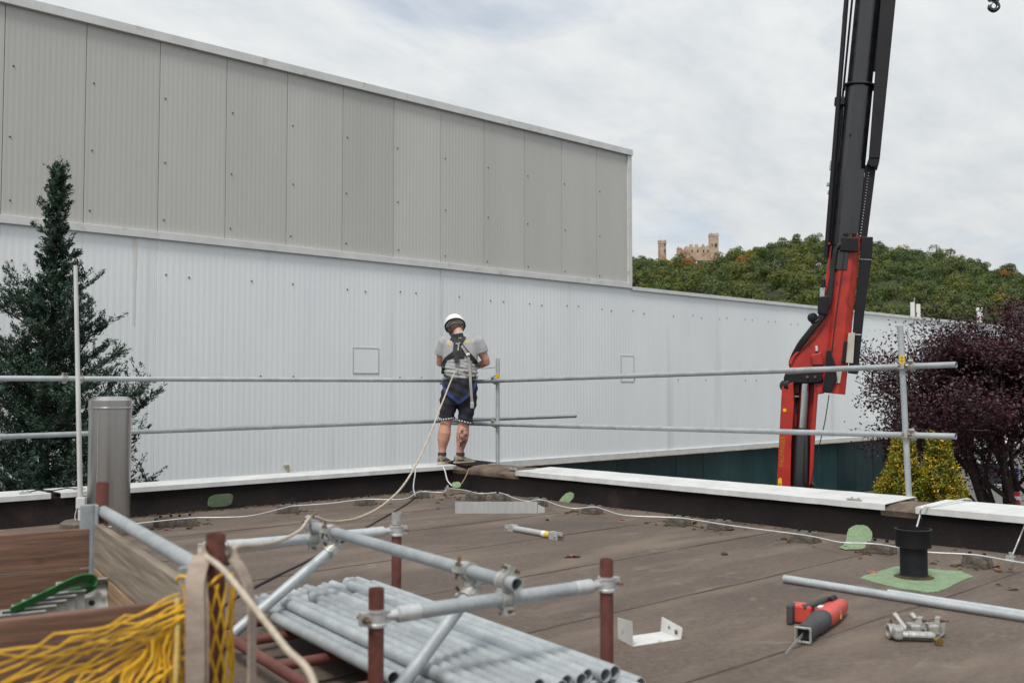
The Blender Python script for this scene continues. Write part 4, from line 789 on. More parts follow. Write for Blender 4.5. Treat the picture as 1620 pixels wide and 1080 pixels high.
# ================================================================== the worker
MO = Wc(-.6166,11.72,.2595)
def ml(x, y, z): return MO+RT*x+FW*y+UP*z
def loft(mb, secs, n=20):
    """secs: (x,y,z,rx,ry[,dir]) ellipse sections in the worker's own axes"""
    rs = []; m = len(secs)
    for i, s_ in enumerate(secs):
        c = Vector(s_[:3]); a = Vector(secs[max(i-1,0)][:3]); b = Vector(secs[min(i+1,m-1)][:3]); t = (b-a).normalized()
        u = Vector((1,0,0)); u = (u-t*u.dot(t)).normalized() if abs(t.x) < .95 else Vector((0,0,1)); v = t.cross(u)
        rs.append([c+u*math.cos(2*math.pi*k/n)*s_[3]+v*math.sin(2*math.pi*k/n)*s_[4] for k in range(n)])
    mb.rings(rs)
def bake(mb, vox, smooth_it, fac=.5):
    me = bpy.data.meshes.new('b'); me.from_pydata([v for v in mb.v], [], mb.f); bm = bmesh.new(); bm.from_mesh(me); bmesh.ops.recalc_face_normals(bm, faces=bm.faces); bm.to_mesh(me); bm.free()
    o = bpy.data.objects.new('b', me); C.objects.link(o); r = o.modifiers.new('r','REMESH'); r.mode = 'VOXEL'; r.voxel_size = vox; sm = o.modifiers.new('s','SMOOTH'); sm.iterations = smooth_it; sm.factor = fac
    dg = bpy.context.evaluated_depsgraph_get(); dg.update(); res = bpy.data.meshes.new_from_object(o.evaluated_get(dg)); bpy.data.objects.remove(o); bpy.data.meshes.remove(me); return res
def fin(me, name, mt, par, warp=None):
    for v in me.vertices:
        c = v.co.copy()
        if warp: c = warp(c)
        v.co = ml(*c)-worg(par)
    me.name = name; me.materials.clear(); me.materials.append(mt); me.shade_smooth(); o = bpy.data.objects.new(name, me); C.objects.link(o); o.parent = par; return o
man = thing('person', MO, 'worker in white helmet, grey t-shirt, navy shorts and harness standing on the parapet', 'person')
b = MB()
loft(b, [(-.205,0,.03,.04,.045),(-.203,0,.08,.042,.048),(-.202,0,.13,.040,.046),(-.198,-.002,.20,.050,.055),(-.186,-.012,.29,.072,.078),(-.178,-.016,.36,.078,.080),(-.165,-.006,.44,.066,.068),(-.155,.004,.50,.066,.070),(-.135,.004,.60,.080,.085),(-.105,0,.78,.098,.105),(-.09,0,.92,.10,.11)])
loft(b, [(.005,0,.03,.04,.045),(.005,0,.08,.042,.048),(.006,0,.13,.040,.046),(.015,-.002,.20,.050,.055),(.032,-.012,.29,.070,.078),(.040,-.016,.36,.075,.080),(.048,-.006,.44,.066,.068),(.052,.004,.50,.066,.070),(.072,.004,.60,.080,.085),(.10,0,.78,.098,.105),(.10,0,.92,.10,.11)])
loft(b, [(.005,0,.80,.17,.12),(.005,.0,.95,.19,.14),(.005,.02,1.08,.185,.15),(.005,.03,1.25,.185,.135),(.005,.05,1.40,.185,.115),(.0,.07,1.48,.12,.08),(-.015,.085,1.53,.062,.066),(-.035,.11,1.58,.056,.060)])
# arms bent forward, hands with five fingers
for sh, el, wr in (((.205,.055,1.43),(.318,.075,1.195),(.14,.30,1.13)), ((-.185,.06,1.42),(-.245,.12,1.19),(-.06,.33,1.14))):
    s_, e_, w_ = Vector(sh), Vector(el), Vector(wr); mid = s_.lerp(e_,.55); fm = e_.lerp(w_,.35)
    loft(b, [(*s_.lerp(e_,-.1),.055,.055),(*s_,.062,.062),(*mid,.058,.058),(*e_.lerp(s_,.12),.047,.047),(*e_,.046,.046),(*fm,.047,.045),(*e_.lerp(w_,.8),.034,.032),(*w_,.030,.026)], 14)
    fd = (w_-e_).normalized(); side = fd.cross(Vector((0,0,1))).normalized(); dn = side.cross(fd)
    pc_ = w_+fd*.05; loft(b, [(*(w_-fd*.01),.028,.022),(*pc_,.040,.020),(*(w_+fd*.10),.042,.018)], 12)
    for q, ln_ in zip((-.030,-.010,.010,.030),(.062,.074,.070,.055)):
        r0 = w_+fd*.095+side*q; k1 = r0+fd*ln_*.55; k2 = k1+(fd*.5-Vector((0,0,1))*.8).normalized()*ln_*.5; loft(b, [(*r0,.010,.010),(*k1,.0095,.0095),(*k2,.008,.008)], 8)
    sg = 1 if sh[0] < 0 else -1; r0 = w_+fd*.03+side*.032*sg; loft(b, [(*r0,.012,.012),(*(r0+fd*.035+side*.022*sg),.011,.011),(*(r0+fd*.065+side*.014*sg),.009,.009)], 8)
# head bent forward and to the left, with face, nose, ears
hc = Vector((-.060,.155,1.615)); hx = Vector((.96,.0,.24)).normalized(); hy = Vector((0,.80,-.60)); hy = (hy-hx*hy.dot(hx)).normalized(); hzv = hx.cross(hy)
def hp(x, y, z): return hc+hx*x+hy*y+hzv*z
hr = []
for z, rx_, ry_, yo in ((-.125,.035,.030,.055),(-.11,.052,.055,.045),(-.07,.064,.080,.02),(-.02,.072,.095,.005),(.03,.077,.100,0),(.07,.073,.096,-.005),(.10,.055,.072,-.008),(.118,.025,.035,-.01)):
    hr.append([hp(math.cos(2*math.pi*k/20)*rx_, math.sin(2*math.pi*k/20)*ry_+yo, z) for k in range(20)])
b.rings(hr)
b.rings([[hp(math.cos(2*math.pi*k/8)*r, y+math.sin(2*math.pi*k/8)*r*.8, z) for k in range(8)] for z, y, r in ((-.045,.105,.018),(-.02,.103,.015),(.02,.092,.010))])
for sg in (-1,1): b.rings([[hp(sg*(.078+xo),-.005+math.cos(2*math.pi*k/10)*.020,-.01+math.sin(2*math.pi*k/10)*.033) for k in range(10)] for xo in (-.012,.004,.010)])
body_me = bake(b,.0088,3); body_o = fin(body_me,'body',M_skin,man)
def shell(sec, name, mt, par, vox=.011, it=5, warp=None, n=24):
    q = MB()
    for s_ in sec: loft(q, s_, n)
    me = bake(q, vox, it); bv = None; o = fin(me, name, mt, par, warp); return o
random.seed(3)
def wr_shirt(c):
    k = max(0, min(1, (1.28-c.z)/.2)); am = .007*k
    ph = math.sin(c.x*9)*.9+c.x*3
    d = am*math.sin(c.z*150+ph*3)+am*.8*math.sin(c.z*95-ph*2+c.x*14)+.003*math.sin(c.x*30+c.z*22)
    r = Vector((c.x,c.y-.03,0)); r = r.normalized() if r.length > .01 else r; return c+r*d
shirt = shell([[(.005,.005,.955,.195,.150),(.008,.012,1.0,.206,.163),(.006,.022,1.08,.207,.168),(.005,.03,1.18,.204,.160),(.004,.04,1.30,.212,.145),(.003,.052,1.40,.212,.128),(.0,.065,1.465,.165,.102),(-.012,.078,1.515,.085,.080),(-.02,.085,1.535,.072,.072)],
  [(.165,.055,1.45,.078,.078),(.205,.056,1.43,.082,.082),(.243,.062,1.36,.080,.080),(.264,.066,1.30,.078,.078)],[(-.15,.06,1.45,.076,.076),(-.185,.06,1.42,.080,.080),(-.207,.078,1.34,.078,.078),(-.222,.092,1.275,.074,.074)]],'tshirt',M_shirt,man,.010,4,wr_shirt)
def wr_short(c):
    r = Vector((c.x,c.y,0)); r = r.normalized() if r.length > .01 else r; return c+r*(.005*math.sin(c.z*60+c.x*25)+.004*math.sin(c.z*31-c.x*40))
shorts = shell([[(.005,.0,.70,.16,.13),(.005,-.005,.80,.204,.158),(.006,0,.90,.205,.160),(.006,.005,.985,.200,.156)],[(-.10,0,.86,.112,.13),(-.125,0,.72,.108,.122),(-.143,.002,.60,.094,.106),(-.150,.002,.535,.092,.102)],[(.10,0,.86,.112,.13),(.095,0,.72,.106,.122),(.076,.002,.58,.092,.106),(.068,.002,.500,.090,.102)]],'shorts',M_short,man,.010,4,wr_short)
def hem(cx_, z, rx_, ry_, tilt, sq):
    m = MB(); n = 28; rs = []
    for zz_, e in ((-.013,.0),(-.013,.004),(.013,.004),(.013,0)): rs.append([ml(cx_+math.cos(2*math.pi*k/n)*(rx_+e), .002+math.sin(2*math.pi*k/n)*(ry_+e), z+zz_+math.cos(2*math.pi*k/n)*tilt) for k in range(n)])
    m.rings(rs, closed=True); o = m.build('hem_trim', M_shorttrim, shorts)
    p = MB()
    for k in sq:
        an = -math.pi/2+k; ct = ml(cx_+math.cos(an)*(rx_+.0055), .002+math.sin(an)*(ry_+.0055), z+.004+math.cos(an)*tilt); tv = (RT*-math.sin(an)+FW*math.cos(an)).normalized(); ov = tv.cross(UP); p.box(ct,(.017,.002,.013),(tv,ov,UP))
    p.build('white_squares', M_whsq, o)
hem(-.150,.527,.096,.106,.012,(-.9,-.6,-.3,0,.3,.6,.9)); hem(.068,.495,.094,.106,-.022,(-1.0,-.7,-.35,0,.35,.7))
# tattoo on the right calf
tv_bvh = BVHTree.FromPolygons([v.co+MO for v in body_me.vertices],[tuple(p.vertices) for p in body_me.polygons])
def stick(bv, x, z, lift, back=True):
    o = ml(x,-.6,z); h = bv.ray_cast(o, FW); return None if h[0] is None else h[0]-FW*lift
m = MB()
for i in range(46):
    z = random.uniform(.17,.41); x = .036+random.uniform(-.055,.055); 
    if random.random() < .25: z = random.uniform(.25,.32); x = .045+random.uniform(-.02,.03)
    pts = []; an = random.uniform(0,6.3); 
    for q in range(5): 
        p = stick(tv_bvh,x+.007*q*math.cos(an+q*.7),z+.008*q*math.sin(an+q*.7),.0012)
        if p: pts.append(p)
    if len(pts) == 5: m.tube(pts,[.001,.0028,.0035,.0028,.001],4)
m.build('tattoo', M_tatt, body_o)
# shoes and socks
for cx_, yaw_, in ((-.203,-.35),(.012,-.95)):
    R2 = Matrix.Rotation(yaw_,3,'Z'); sh_ = Vector((cx_,0,0))
    def shp(x, y, z): q = R2 @ Vector((x,y,0)); return Vector((sh_.x+q.x, sh_.y+q.y, z))
    up_ = MB(); n = 16; rs = []
    for y, rx_, h_ in ((-.085,.012,.075),(-.078,.030,.098),(-.05,.040,.108),(0,.044,.108),(.04,.045,.092),(.10,.049,.070),(.15,.045,.055),(.185,.030,.045),(.198,.010,.038)):
        rs.append([shp(math.cos(t)*rx_, y, .026+max(0,math.sin(t))*(h_-.026)+min(0,math.sin(t))*.006) for t in [2*math.pi*k/n for k in range(n)]])
    up_.rings([[ml(*p) for p in r] for r in rs]); so_ = up_.build('shoe', M_shoe, man, smooth=70)
    sl_ = MB(); ol = [(-.09,.0),(-.085,.025),(-.05,.043),(0,.046),(.05,.047),(.11,.053),(.16,.049),(.195,.030),(.206,.0)]; poly = [(w_,y) for y, w_ in ol]+[(-w_,y) for y, w_ in reversed(ol[1:-1])]
    sl_.prism([ml(*shp(x,y,.001)) for x, y in poly], UP*.030); sl_.build('sole', M_sole, so_, bevel=.004)
    pn = MB(); pn.rings([[ml(*shp(math.cos(t)*(rx_+.003), y, z0)) for t in np.linspace(math.pi+.25,2*math.pi-.25,10)] for y, rx_, z0 in ()]) if False else None
    st_ = MB(); n = 18
    st_.rings([[ml(*shp(math.cos(2*math.pi*k/n)*.047*(1 if abs(math.cos(2*math.pi*k/n)) > .3 else .98), -.01+math.sin(2*math.pi*k/n)*.078, z)) for k in range(n)] for z in (.040,.055)]); st_.build('dark_panel', M_shoed, so_, smooth=60)
    sk = MB(); sk.lathe([(.050,.095),(.050,.135),(.044,.137)], ml(cx_,.0,0), 18); sk.build('sock', M_shoed, man, smooth=60)
# helmet, hair
hm_ = MB(); prof = [(.0,.152),(.045,.147),(.085,.125),(.112,.09),(.124,.045),(.126,.018),(.118,.014)]
hm_.rings([[ml(*hp(math.cos(2*math.pi*k/28)*r, -.008+math.sin(2*math.pi*k/28)*r*1.14, z-(.030 if r > .11 and math.sin(2*math.pi*k/28) < -.2 else 0)*0)) for k in range(28)] for r, z in [(.001,.153)]+prof[1:]]); he = hm_.build('helmet', M_helm, man, smooth=50)
m = MB(); m.rings([[ml(*hp(math.cos(2*math.pi*k/28)*r, -.008+math.sin(2*math.pi*k/28)*r*1.14, z)) for k in range(28)] for r, z in ((.118,.016),(.128,.016),(.128,.004),(.112,.002))], closed=True); m.build('rim', M_black, he, smooth=50)
m = MB(); m.rings([[ml(*hp(math.cos(t)*r, -.004+math.sin(t)*r*1.22, z)) for t in np.linspace(math.pi+.2,2*math.pi-.2,16)]+[ml(*hp(math.cos(t)*(r-.006), -.004+math.sin(t)*(r-.006)*1.22, z)) for t in np.linspace(2*math.pi-.2,math.pi+.2,16)] for r, z in ((.086,.0),(.088,-.022))]); m.build('rear_band', M_lany, he)
for sg in (-1,1):
    m = MB(); m.ribbon(spline([ml(*hp(sg*.092,-.02,.01)),ml(*hp(sg*.088,.0,-.05)),ml(*hp(sg*.060,.03,-.12))],4),RT.to_tuple(),.022,.005); m.build('chin_strap', M_harn, he)
    for q in (.2,.75): m = MB(); m.lathe([(.009,0),(.009,.006)],ml(*hp(sg*.098,-.02-.04*q,.105-.03*q)),8,(RT*sg*.8+UP*.5)); m.build('vent', M_black, he)
m = MB(); m.rings([[ml(*hp(math.cos(t)*r, -.004+math.sin(t)*r*ry_, z)) for t in np.linspace(math.pi-.1,2*math.pi+.1,18)] for r, ry_, z in ((.060,1.05,-.085),(.074,1.20,-.055),(.081,1.26,-.01),(.083,1.27,.04))],cap=False); m.build('hair', M_hair, man, smooth=70)
# harness
shv = BVHTree.FromPolygons([v.co+MO for v in shirt.data.vertices],[tuple(p.vertices) for p in shirt.data.polygons])
sov = BVHTree.FromPolygons([v.co+MO for v in shorts.data.vertices],[tuple(p.vertices) for p in shorts.data.polygons])
hn = thing('harness', ml(0,0,.99), 'black fall arrest harness with blue leg loops worn over the grey t-shirt', 'harness')
def strap_on(bv, pts, wd, mt, name, lift=.008, th=.008, n=5):
    xs = spline([Vector((x,0,z)) for x, z in pts], n); out_ = []
    for v_ in xs:
        p = stick(bv,v_.x,v_.z,lift)
        if p: out_.append(p)
    if len(out_) < 2: return
    m = MB(); wds = []
    for i in range(len(out_)): t = (out_[min(i+1,len(out_)-1)]-out_[max(i-1,0)]); wds.append(t.cross(FW).normalized().to_tuple())
    m.ribbon(out_, wds, wd, th); return m.build(name, mt, hn, smooth=50)
px2x = lambda px: (px-727)/134.6; py2z = lambda py: (733-py)/134.6
def sx(*pp): return [(px2x(680+a/8.31), py2z(490+b_/8.31)) for a, b_ in pp]
strap_on(shv, sx((280,365),(330,400),(375,460),(340,560),(240,640),(205,680),(190,760),(185,840)), .060, M_harn, 'shoulder_strap', .010, .010)
strap_on(shv, sx((445,345),(420,400),(400,440),(450,520),(530,610),(590,680),(612,740)), .060, M_harn, 'shoulder_strap', .011, .010)
strap_on(shv, sx((300,360),(370,352),(440,340)), .075, M_harn, 'neck_pad', .014, .014)
strap_on(shv, sx((375,420),(372,480),(368,540),(362,620)), .105, M_harn, 'back_pad', .016, .012); strap_on(shv, sx((300,590),(375,600),(455,610)), .060, M_harn, 'cross_pad', .014, .012)
strap_on(shv, sx((360,600),(360,690)), .052, M_harn, 'shock_absorber', .034, .035)
strap_on(shv, sx((195,850),(280,905),(400,915),(520,908),(610,880)), .036, M_harn, 'waist_strap', .010, .006)
o = strap_on(shv, sx((385,440),(378,540)), .018, M_lany, 'snap_hook', .036, .014); strap_on(shv, sx((345,440),(375,450),(400,430)), .012, M_metal, 'dorsal_ring', .03, .01); strap_on(shv, sx((378,368),(420,372)), .014, M_lany, 'label', .026, .004)
strap_on(sov, [(px2x(700.5),py2z(601)),(px2x(706),py2z(618)),(px2x(720),py2z(630)),(px2x(728),py2z(636))], .038, M_blue, 'leg_strap', .010, .006); strap_on(sov, [(px2x(752),py2z(603)),(px2x(748),py2z(618)),(px2x(735),py2z(630)),(px2x(727),py2z(636))], .038, M_blue, 'leg_strap', .010, .006)
pts = [stick(shv,px2x(731),py2z(547),.045)]+[stick(shv,px2x(x),py2z(y),.045) for x, y in ((737,556),(742,566),(744,585))]+[ml(px2x(745.5),-.20,py2z(605)),ml(px2x(747),-.20,py2z(625)),ml(px2x(748),-.195,py2z(636))]
ly = thing('lanyard', pts[0], 'grey webbing lanyard hanging from the harness down to a metal hook', 'lanyard')
m = MB(); m.ribbon(spline([p for p in pts if p],5),RT.to_tuple(),.030,.005); m.build('webbing', M_lany, ly, smooth=60); m = MB(); m.box(pts[-1]-UP*.03,(.045,.02,.075),(RT,FW,UP)); m.build('end_hook', M_plate, ly, bevel=.012); m = MB(); m.box(stick(shv,px2x(741),py2z(560.5),.055),(.045,.018,.028),((RT+UP*.4).normalized(),FW,(UP-RT*.4).normalized())); m.build('white_tag', M_whsq, ly, bevel=.005)
# lettering on the back of the t-shirt
for tx, px_, py_, sz_, rot in (('SI',711.5,543.5,.085,.04),('wi',739.5,539.5,.080,.05)):
    tm = text_mb(tx,sz_,(0,0,0),(1,0,0),(0,0,1)); vs_ = []
    for v_ in tm.v: p = stick(shv, px2x(px_)+v_.x, py2z(py_)+v_.z+v_.x*rot, .004); vs_.append(p if p else ml(px2x(px_)+v_.x,-.12,py2z(py_)+v_.z))
    tm.v = vs_; tm.build('back_print', mat('shirt_print_'+tx,(.72,.50,.03),(.62,.45,.08),20,.8), shirt)
c = ml(.255,-.05,1.115); m = MB(); m.tube([c,c+RT*.10+UP*.008,c+RT*.17+UP*.014],.0035,6); solo(m,'tie_wire',M_cable,'thin dark tie wire end sticking out at the worker\'s elbow','wire')

# ================================================================== truck crane
KD0 = 12.5
crane = thing('loader_crane', Wc((1262-810)/F*KD0,KD0,GZ), 'red knuckle boom crane with black telescopic boom rising behind the parapet', 'crane')
KV = (FW+RT*.335).normalized(); KR = (RT-FW*.335).normalized(); KP = P(1320,500,KD0)
def kk(px, py, b=0):
    x, h, z = _ray(px, py); r_ = Wc(x, h, z); t = KP.xy.dot(KV.xy)/r_.xy.dot(KV.xy); return Vector((r_.x*t, r_.y*t, H+z*t))+KV*b
def kpr(poly, b0, b1, name, mt, par=crane, bevel=.008): return MB().prism([kk(x,y,b0) for x, y in poly], KV*(b1-b0)).build(name, mt, par, bevel=bevel)
# column and base on the ground
base = kk(1262,800); bz = Vector((base.x,base.y,GZ)); m = MB(); m.box(bz+UP*.40,(1.1,1.6,.5),(KR,KV,UP)); bs = m.build('base_frame', M_cred, crane, bevel=.03)
for sx_ in (-1,1):
    for q in (-.7,.7): m = MB(); m.tube([bz+KR*sx_*.6+KV*q+UP*.5,bz+KR*sx_*.6+KV*q+UP*.03],.05,12); m.lathe([(.18,0),(.18,.03)],bz+KR*sx_*.6+KV*q,16); m.build('outrigger', M_cblk, bs, smooth=40)
# main arm: left cheek, back plate, right cheek
kpr([(1238,612),(1256,604),(1257,640),(1253,700),(1251,790),(1249,900),(1224,900),(1229,790),(1234,690)],-.16,.20,'arm_cheek',M_cred)
arm = kpr([(1252,606),(1292,600),(1287,690),(1282,790),(1280,905),(1243,905),(1246,790),(1249,690)],.06,.20,'arm_plate',M_cred)
kpr([(1289,612),(1295,600),(1289,690),(1284,790),(1281,905),(1276,905),(1279,790),(1283,690)],-.10,.20,'arm_cheek',M_cred)
m = MB(); m.lathe([(.30,0),(.30,.95),(.22,1.0),(.22,1.12)],bz+UP*.2,24); m.build('slewing_column', M_cred, crane, smooth=40)
kpr([(1259,622),(1267,622),(1266,648),(1262,653),(1258,648)],.030,.058,'slot',M_dark,arm,.002); kpr([(1254,625.5),(1266,625.5),(1266,628),(1254,628)],-.02,.055,'cross_bar',M_alu,arm,.002)
# lift cylinder
m = MB(); m.tube([kk(1274,604,-.05),kk(1268.5,684,-.06)],.067,24); m.build('piston_rod', M_chrome, crane, smooth=40)
m = MB(); m.tube([kk(1269,680,-.06),kk(1268.5,684,-.06),kk(1268,690,-.06),kk(1262,900,-.08)],[.088,.092,.100,.112],24); cy_ = m.build('lift_cylinder', M_cblk, crane, smooth=40)
m = MB(); m.tube([kk(1269,676,-.06),kk(1268.8,679.5,-.06)],.098,20); m.build('gland', M_cblk2, cy_, smooth=40)
m = MB(); m.tube(spline([kk(1253,690,-.10),kk(1251,720,-.12),kk(1250,760,-.12),kk(1247,880,-.12)],5),.010,8); m.build('hydraulic_line', M_hose, cy_, smooth=60)
# writing on the cheek
fwd_ = (kk(1236,640)-kk(1231,770)).normalized(); tm = text_mb('PALFINGER',.078,kk(1239,712,-.163),fwd_,-KR); tm.build('lettering', M_yeld, arm)
kpr([(1232,757),(1235,753),(1238,755),(1238.5,771),(1237,775),(1233,775)],-.168,-.164,'plate',M_yel,arm,0); tm = text_mb('PK',.05,kk(1235.3,765,-.170),fwd_,-KR); tm.build('lettering', M_ink, arm)
m = MB(); m.tube([kk(1242.5,648,-.163),kk(1242.5,648,-.166)],.022,16); m.build('round_sticker', M_yel, arm)
# knuckle
kpr([(1243,590),(1298,586),(1304,602),(1298,606),(1262,607),(1246,606),(1240,600)],-.14,.16,'knuckle_block',M_cblk2,crane,.02)
m = MB(); m.lathe([(.05,-.06),(.075,-.05),(.075,.08),(.05,.1)],kk(1245,610,-.06),16,KR*.5-KV); m.build('pivot_cap', M_cblk2, crane, smooth=40)
for x in (1278,1290): m = MB(); m.lathe([(.018,0),(.018,.02)],kk(x,596,-.14),8,-KV); m.build('bolt', M_rust, crane)
jib = kpr([(1248,577),(1252,566),(1262,553),(1283,532),(1297,513),(1306,495),(1318,478),(1324,540),(1322,590),(1290,588),(1252,588)],-.13,.15,'knuckle_gusset',M_cred,crane,.015)
kpr([(1249,576),(1253,566),(1263,553),(1286,531),(1303,506),(1306,512),(1290,535),(1267,556),(1258,566),(1253,578)],-.16,-.12,'gusset_flange',M_cred,jib,.008)
kpr([(1284,562),(1300,558),(1303,577),(1286,578)],-.17,-.13,'cover_plate',M_cred,jib,.008); m = MB(); m.tube([kk(1292,548,-.14),kk(1292.5,556,-.15)],.022,10); m.build('grease_cap', M_metal, jib, smooth=40)
kpr([(1288,608),(1299,590),(1312,588),(1304,622),(1290,624)],-.10,.05,'lug',M_cred,jib,.01)
# red outer boom: octagonal box along its axis
def octbeam(p0, p1, w, dep, ch, name, mt, par, cap=True, w2=None):
    p0 = Vector(p0); p1 = Vector(p1); t = (p1-p0).normalized(); u = (KR-t*KR.dot(t)).normalized(); v_ = t.cross(u); w2 = w2 or w; rs = []
    for p, ww in ((p0,w),(p1,w2)):
        k_ = ww/w; a, b_, c_ = ww/2, dep*k_/2, ch*k_; rs.append([p+u*x+v_*y for x, y in ((-a+c_,-b_),(a-c_,-b_),(a,-b_+c_),(a,b_-c_),(a-c_,b_),(-a+c_,b_),(-a,b_-c_),(-a,-b_+c_))])
    return MB().rings(rs).build(name, mt, par, bevel=.006)
ob = octbeam(kk(1317,622),kk(1341.5,374),.305,.34,.08,'outer_boom',M_cred,crane)
kpr([(1300,470),(1306,440),(1313,395),(1319,380),(1331,368),(1358,371),(1358,381),(1336,384),(1328,400),(1322,440),(1312,500)],-.10,.14,'boom_collar',M_cred,crane,.01)
kpr([(1331,379),(1358,381),(1357,402),(1329,400)],-.24,-.16,'slide_pad_box',M_cblk2,ob,.006)
for x in (1338,1351): kpr([(x-4,372),(x+4,372),(x+4,376),(x-4,376)],-.21,-.17,'bracket',M_cblk2,ob,.003)
for x, y in ((1316,430),(1312,388)): m = MB(); m.lathe([(.016,0),(.016,.02),(.010,.03)],kk(x,y,-.13),10,-KV); m.build('bolt_boss', M_cred, ob, smooth=40)
kpr([(1322,588),(1332,588),(1329,606),(1319,606)],-.185,-.17,'beige_plate',M_beige,ob,.003)
# black telescopic sections, carrying on above the picture
ax0 = kk(1334.5,392); ax1 = kk(1380,-70); ad = (ax1-ax0).normalized(); def_ = lambda t: ax0+ad*t
L0 = (ax1-ax0).length; tc_ = (kk(1359.5,138)-ax0).length
s1 = octbeam(def_(-.3),def_(tc_),.325,.36,.10,'boom_section',M_cblk,crane); s2 = octbeam(def_(tc_-.2),def_(6.5),.300,.32,.09,'boom_section',M_cblk,crane); s3 = octbeam(def_(6.4),def_(12.0),.29,.31,.08,'boom_section',M_cblk,crane); s4 = octbeam(def_(11.9),def_(15.2),.23,.25,.06,'boom_section',M_cblk,crane)
octbeam(def_(tc_-.012),def_(tc_+.012),.385,.42,.09,'collar',M_cblk2,s1); octbeam(def_(6.44),def_(6.5),.40,.42,.10,'collar',M_cblk2,s2); octbeam(def_(11.94),def_(12.0),.33,.36,.08,'collar',M_cblk2,s3)
uu = (KR-ad*KR.dot(ad)).normalized(); ff = ad.cross(uu)
for q, (off, dp, r_, t0, t1) in enumerate(((-.195,-.10,.030,-.15,3.6),(-.168,-.04,.022,-.1,1.9))): m = MB(); m.tube([def_(t0)+uu*off+ff*dp,def_(t1)+uu*(off-.05*q*0-(.07 if q == 0 else .02))+ff*dp],r_,12); m.build('hydraulic_pipe', M_cblk2, s1, smooth=40)
m = MB(); m.tube([def_(1.75)+uu*-.190+ff*.06,def_(6.0)+uu*-.195+ff*.06],.014,10); m.build('hydraulic_pipe', M_cblk2, s1, smooth=40)
m = MB(); m.box(def_(1.83)+uu*-.215-ff*.06,(.13,.10,.10),(uu,ff,ad)); m.build('pipe_bracket', M_cblk2, s1, bevel=.01)
m = MB(); m.box(def_(1.02)+uu*-.245-ff*.06,(.035,.05,.12),(uu,ff,ad)); m.box(def_(.78)+uu*-.25-ff*.06,(.05,.05,.05),(uu,ff,ad)); m.box(def_(.68)+uu*-.24-ff*.06,(.03,.05,.05),(uu,ff,ad)); m.build('valve', M_galvd, s1, bevel=.006)
m = MB(); m.tube(spline([def_(3.3)+uu*-.26+ff*-.1,def_(2.9)+uu*-.275+ff*-.1,def_(2.78)+uu*-.25+ff*-.1],5),.010,8); m.build('hose', M_hose, s1, smooth=60)
m = MB(); m.lathe([(.014,-.2225),(.014,-.212)],def_(1.38)+uu*-.05,8,ff); m.build('bolt', M_cblk2, s1)
# hose guide beam and energy chain on the right
def para(px0, px1, y0, px2, px3, y1, b0, b1, name, mt, par): return kpr([(px0,y0),(px1,y0),(px3,y1),(px2,y1)],b0,b1,name,mt,par,.006)
hb = para(1398.5,1424,-70,1374,1391.5,254,-.14,.14,'hose_guide',M_cblk2,crane); kpr([(1374,254),(1391.5,254),(1388,266),(1379,268),(1371,262)],-.13,.13,'guide_foot',M_cblk2,hb,.006)
kpr([(1366,264),(1378,259),(1380,268),(1367,273)],-.05,.05,'bracket',M_cblk2,hb,.004)
for i in range(26):
    y0 = 268+i*4.5; x0 = 1369-(y0-268)*.135; x1 = 1385.5-(y0-268)*.125; gap = (x0+x1)/2-3.0
    kpr([(x0,y0),(gap,y0),(gap-.6,y0+4.4),(x0-.6,y0+4.4)],-.05,.05,'chain_link',M_cblk2,hb,0); kpr([(gap+1.6,y0),(x1,y0),(x1-.6,y0+4.4),(gap+1.0,y0+4.4)],-.05,.05,'chain_link',M_cblk2,hb,0); kpr([(gap-.5,y0+2.4),(gap+2,y0+2.4),(gap+1.9,y0+4.4),(gap-.6,y0+4.4)],-.04,.04,'chain_pin',M_cblk2,hb,0)
for i in range(27):
    y0 = -20+i*4.9; x0 = 1399.5-(y0)*.075-9.5; x1 = x0+7.5
    kpr([(x0,y0),(x1-2.8,y0),(x1-3.2,y0+4.8),(x0-.4,y0+4.8)],-.05,.05,'chain_link',M_cblk2,hb,0); kpr([(x1-3.4,y0+2.5),(x1,y0+2.5),(x1-.2,y0+4.8),(x1-3.6,y0+4.8)],-.05,.05,'chain_link',M_cblk2,hb,0)
lb_ = kpr([(1362,376),(1381,376.5),(1379,412),(1369,480),(1363.5,531),(1357,592),(1341,590),(1346,560),(1351,500),(1358,430),(1361,400)],-.10,.10,'lower_hose_guide',M_cblk2,crane,.008)
kpr([(1360,411),(1380,412),(1380,412.8),(1360,411.8)],-.104,-.10,'joint_line',M_galvd,lb_,0); kpr([(1349,528),(1363.5,529),(1361,531),(1348.5,530)],-.104,-.10,'joint_line',M_galvd,lb_,0)
kpr([(1342,528),(1352.5,527),(1349.5,575),(1337,574)],-.16,-.08,'beige_block',M_beige,lb_,.004); kpr([(1335,541),(1341,540),(1338,573),(1331.5,573)],-.18,-.06,'chain_stub',M_cblk2,lb_,.004)
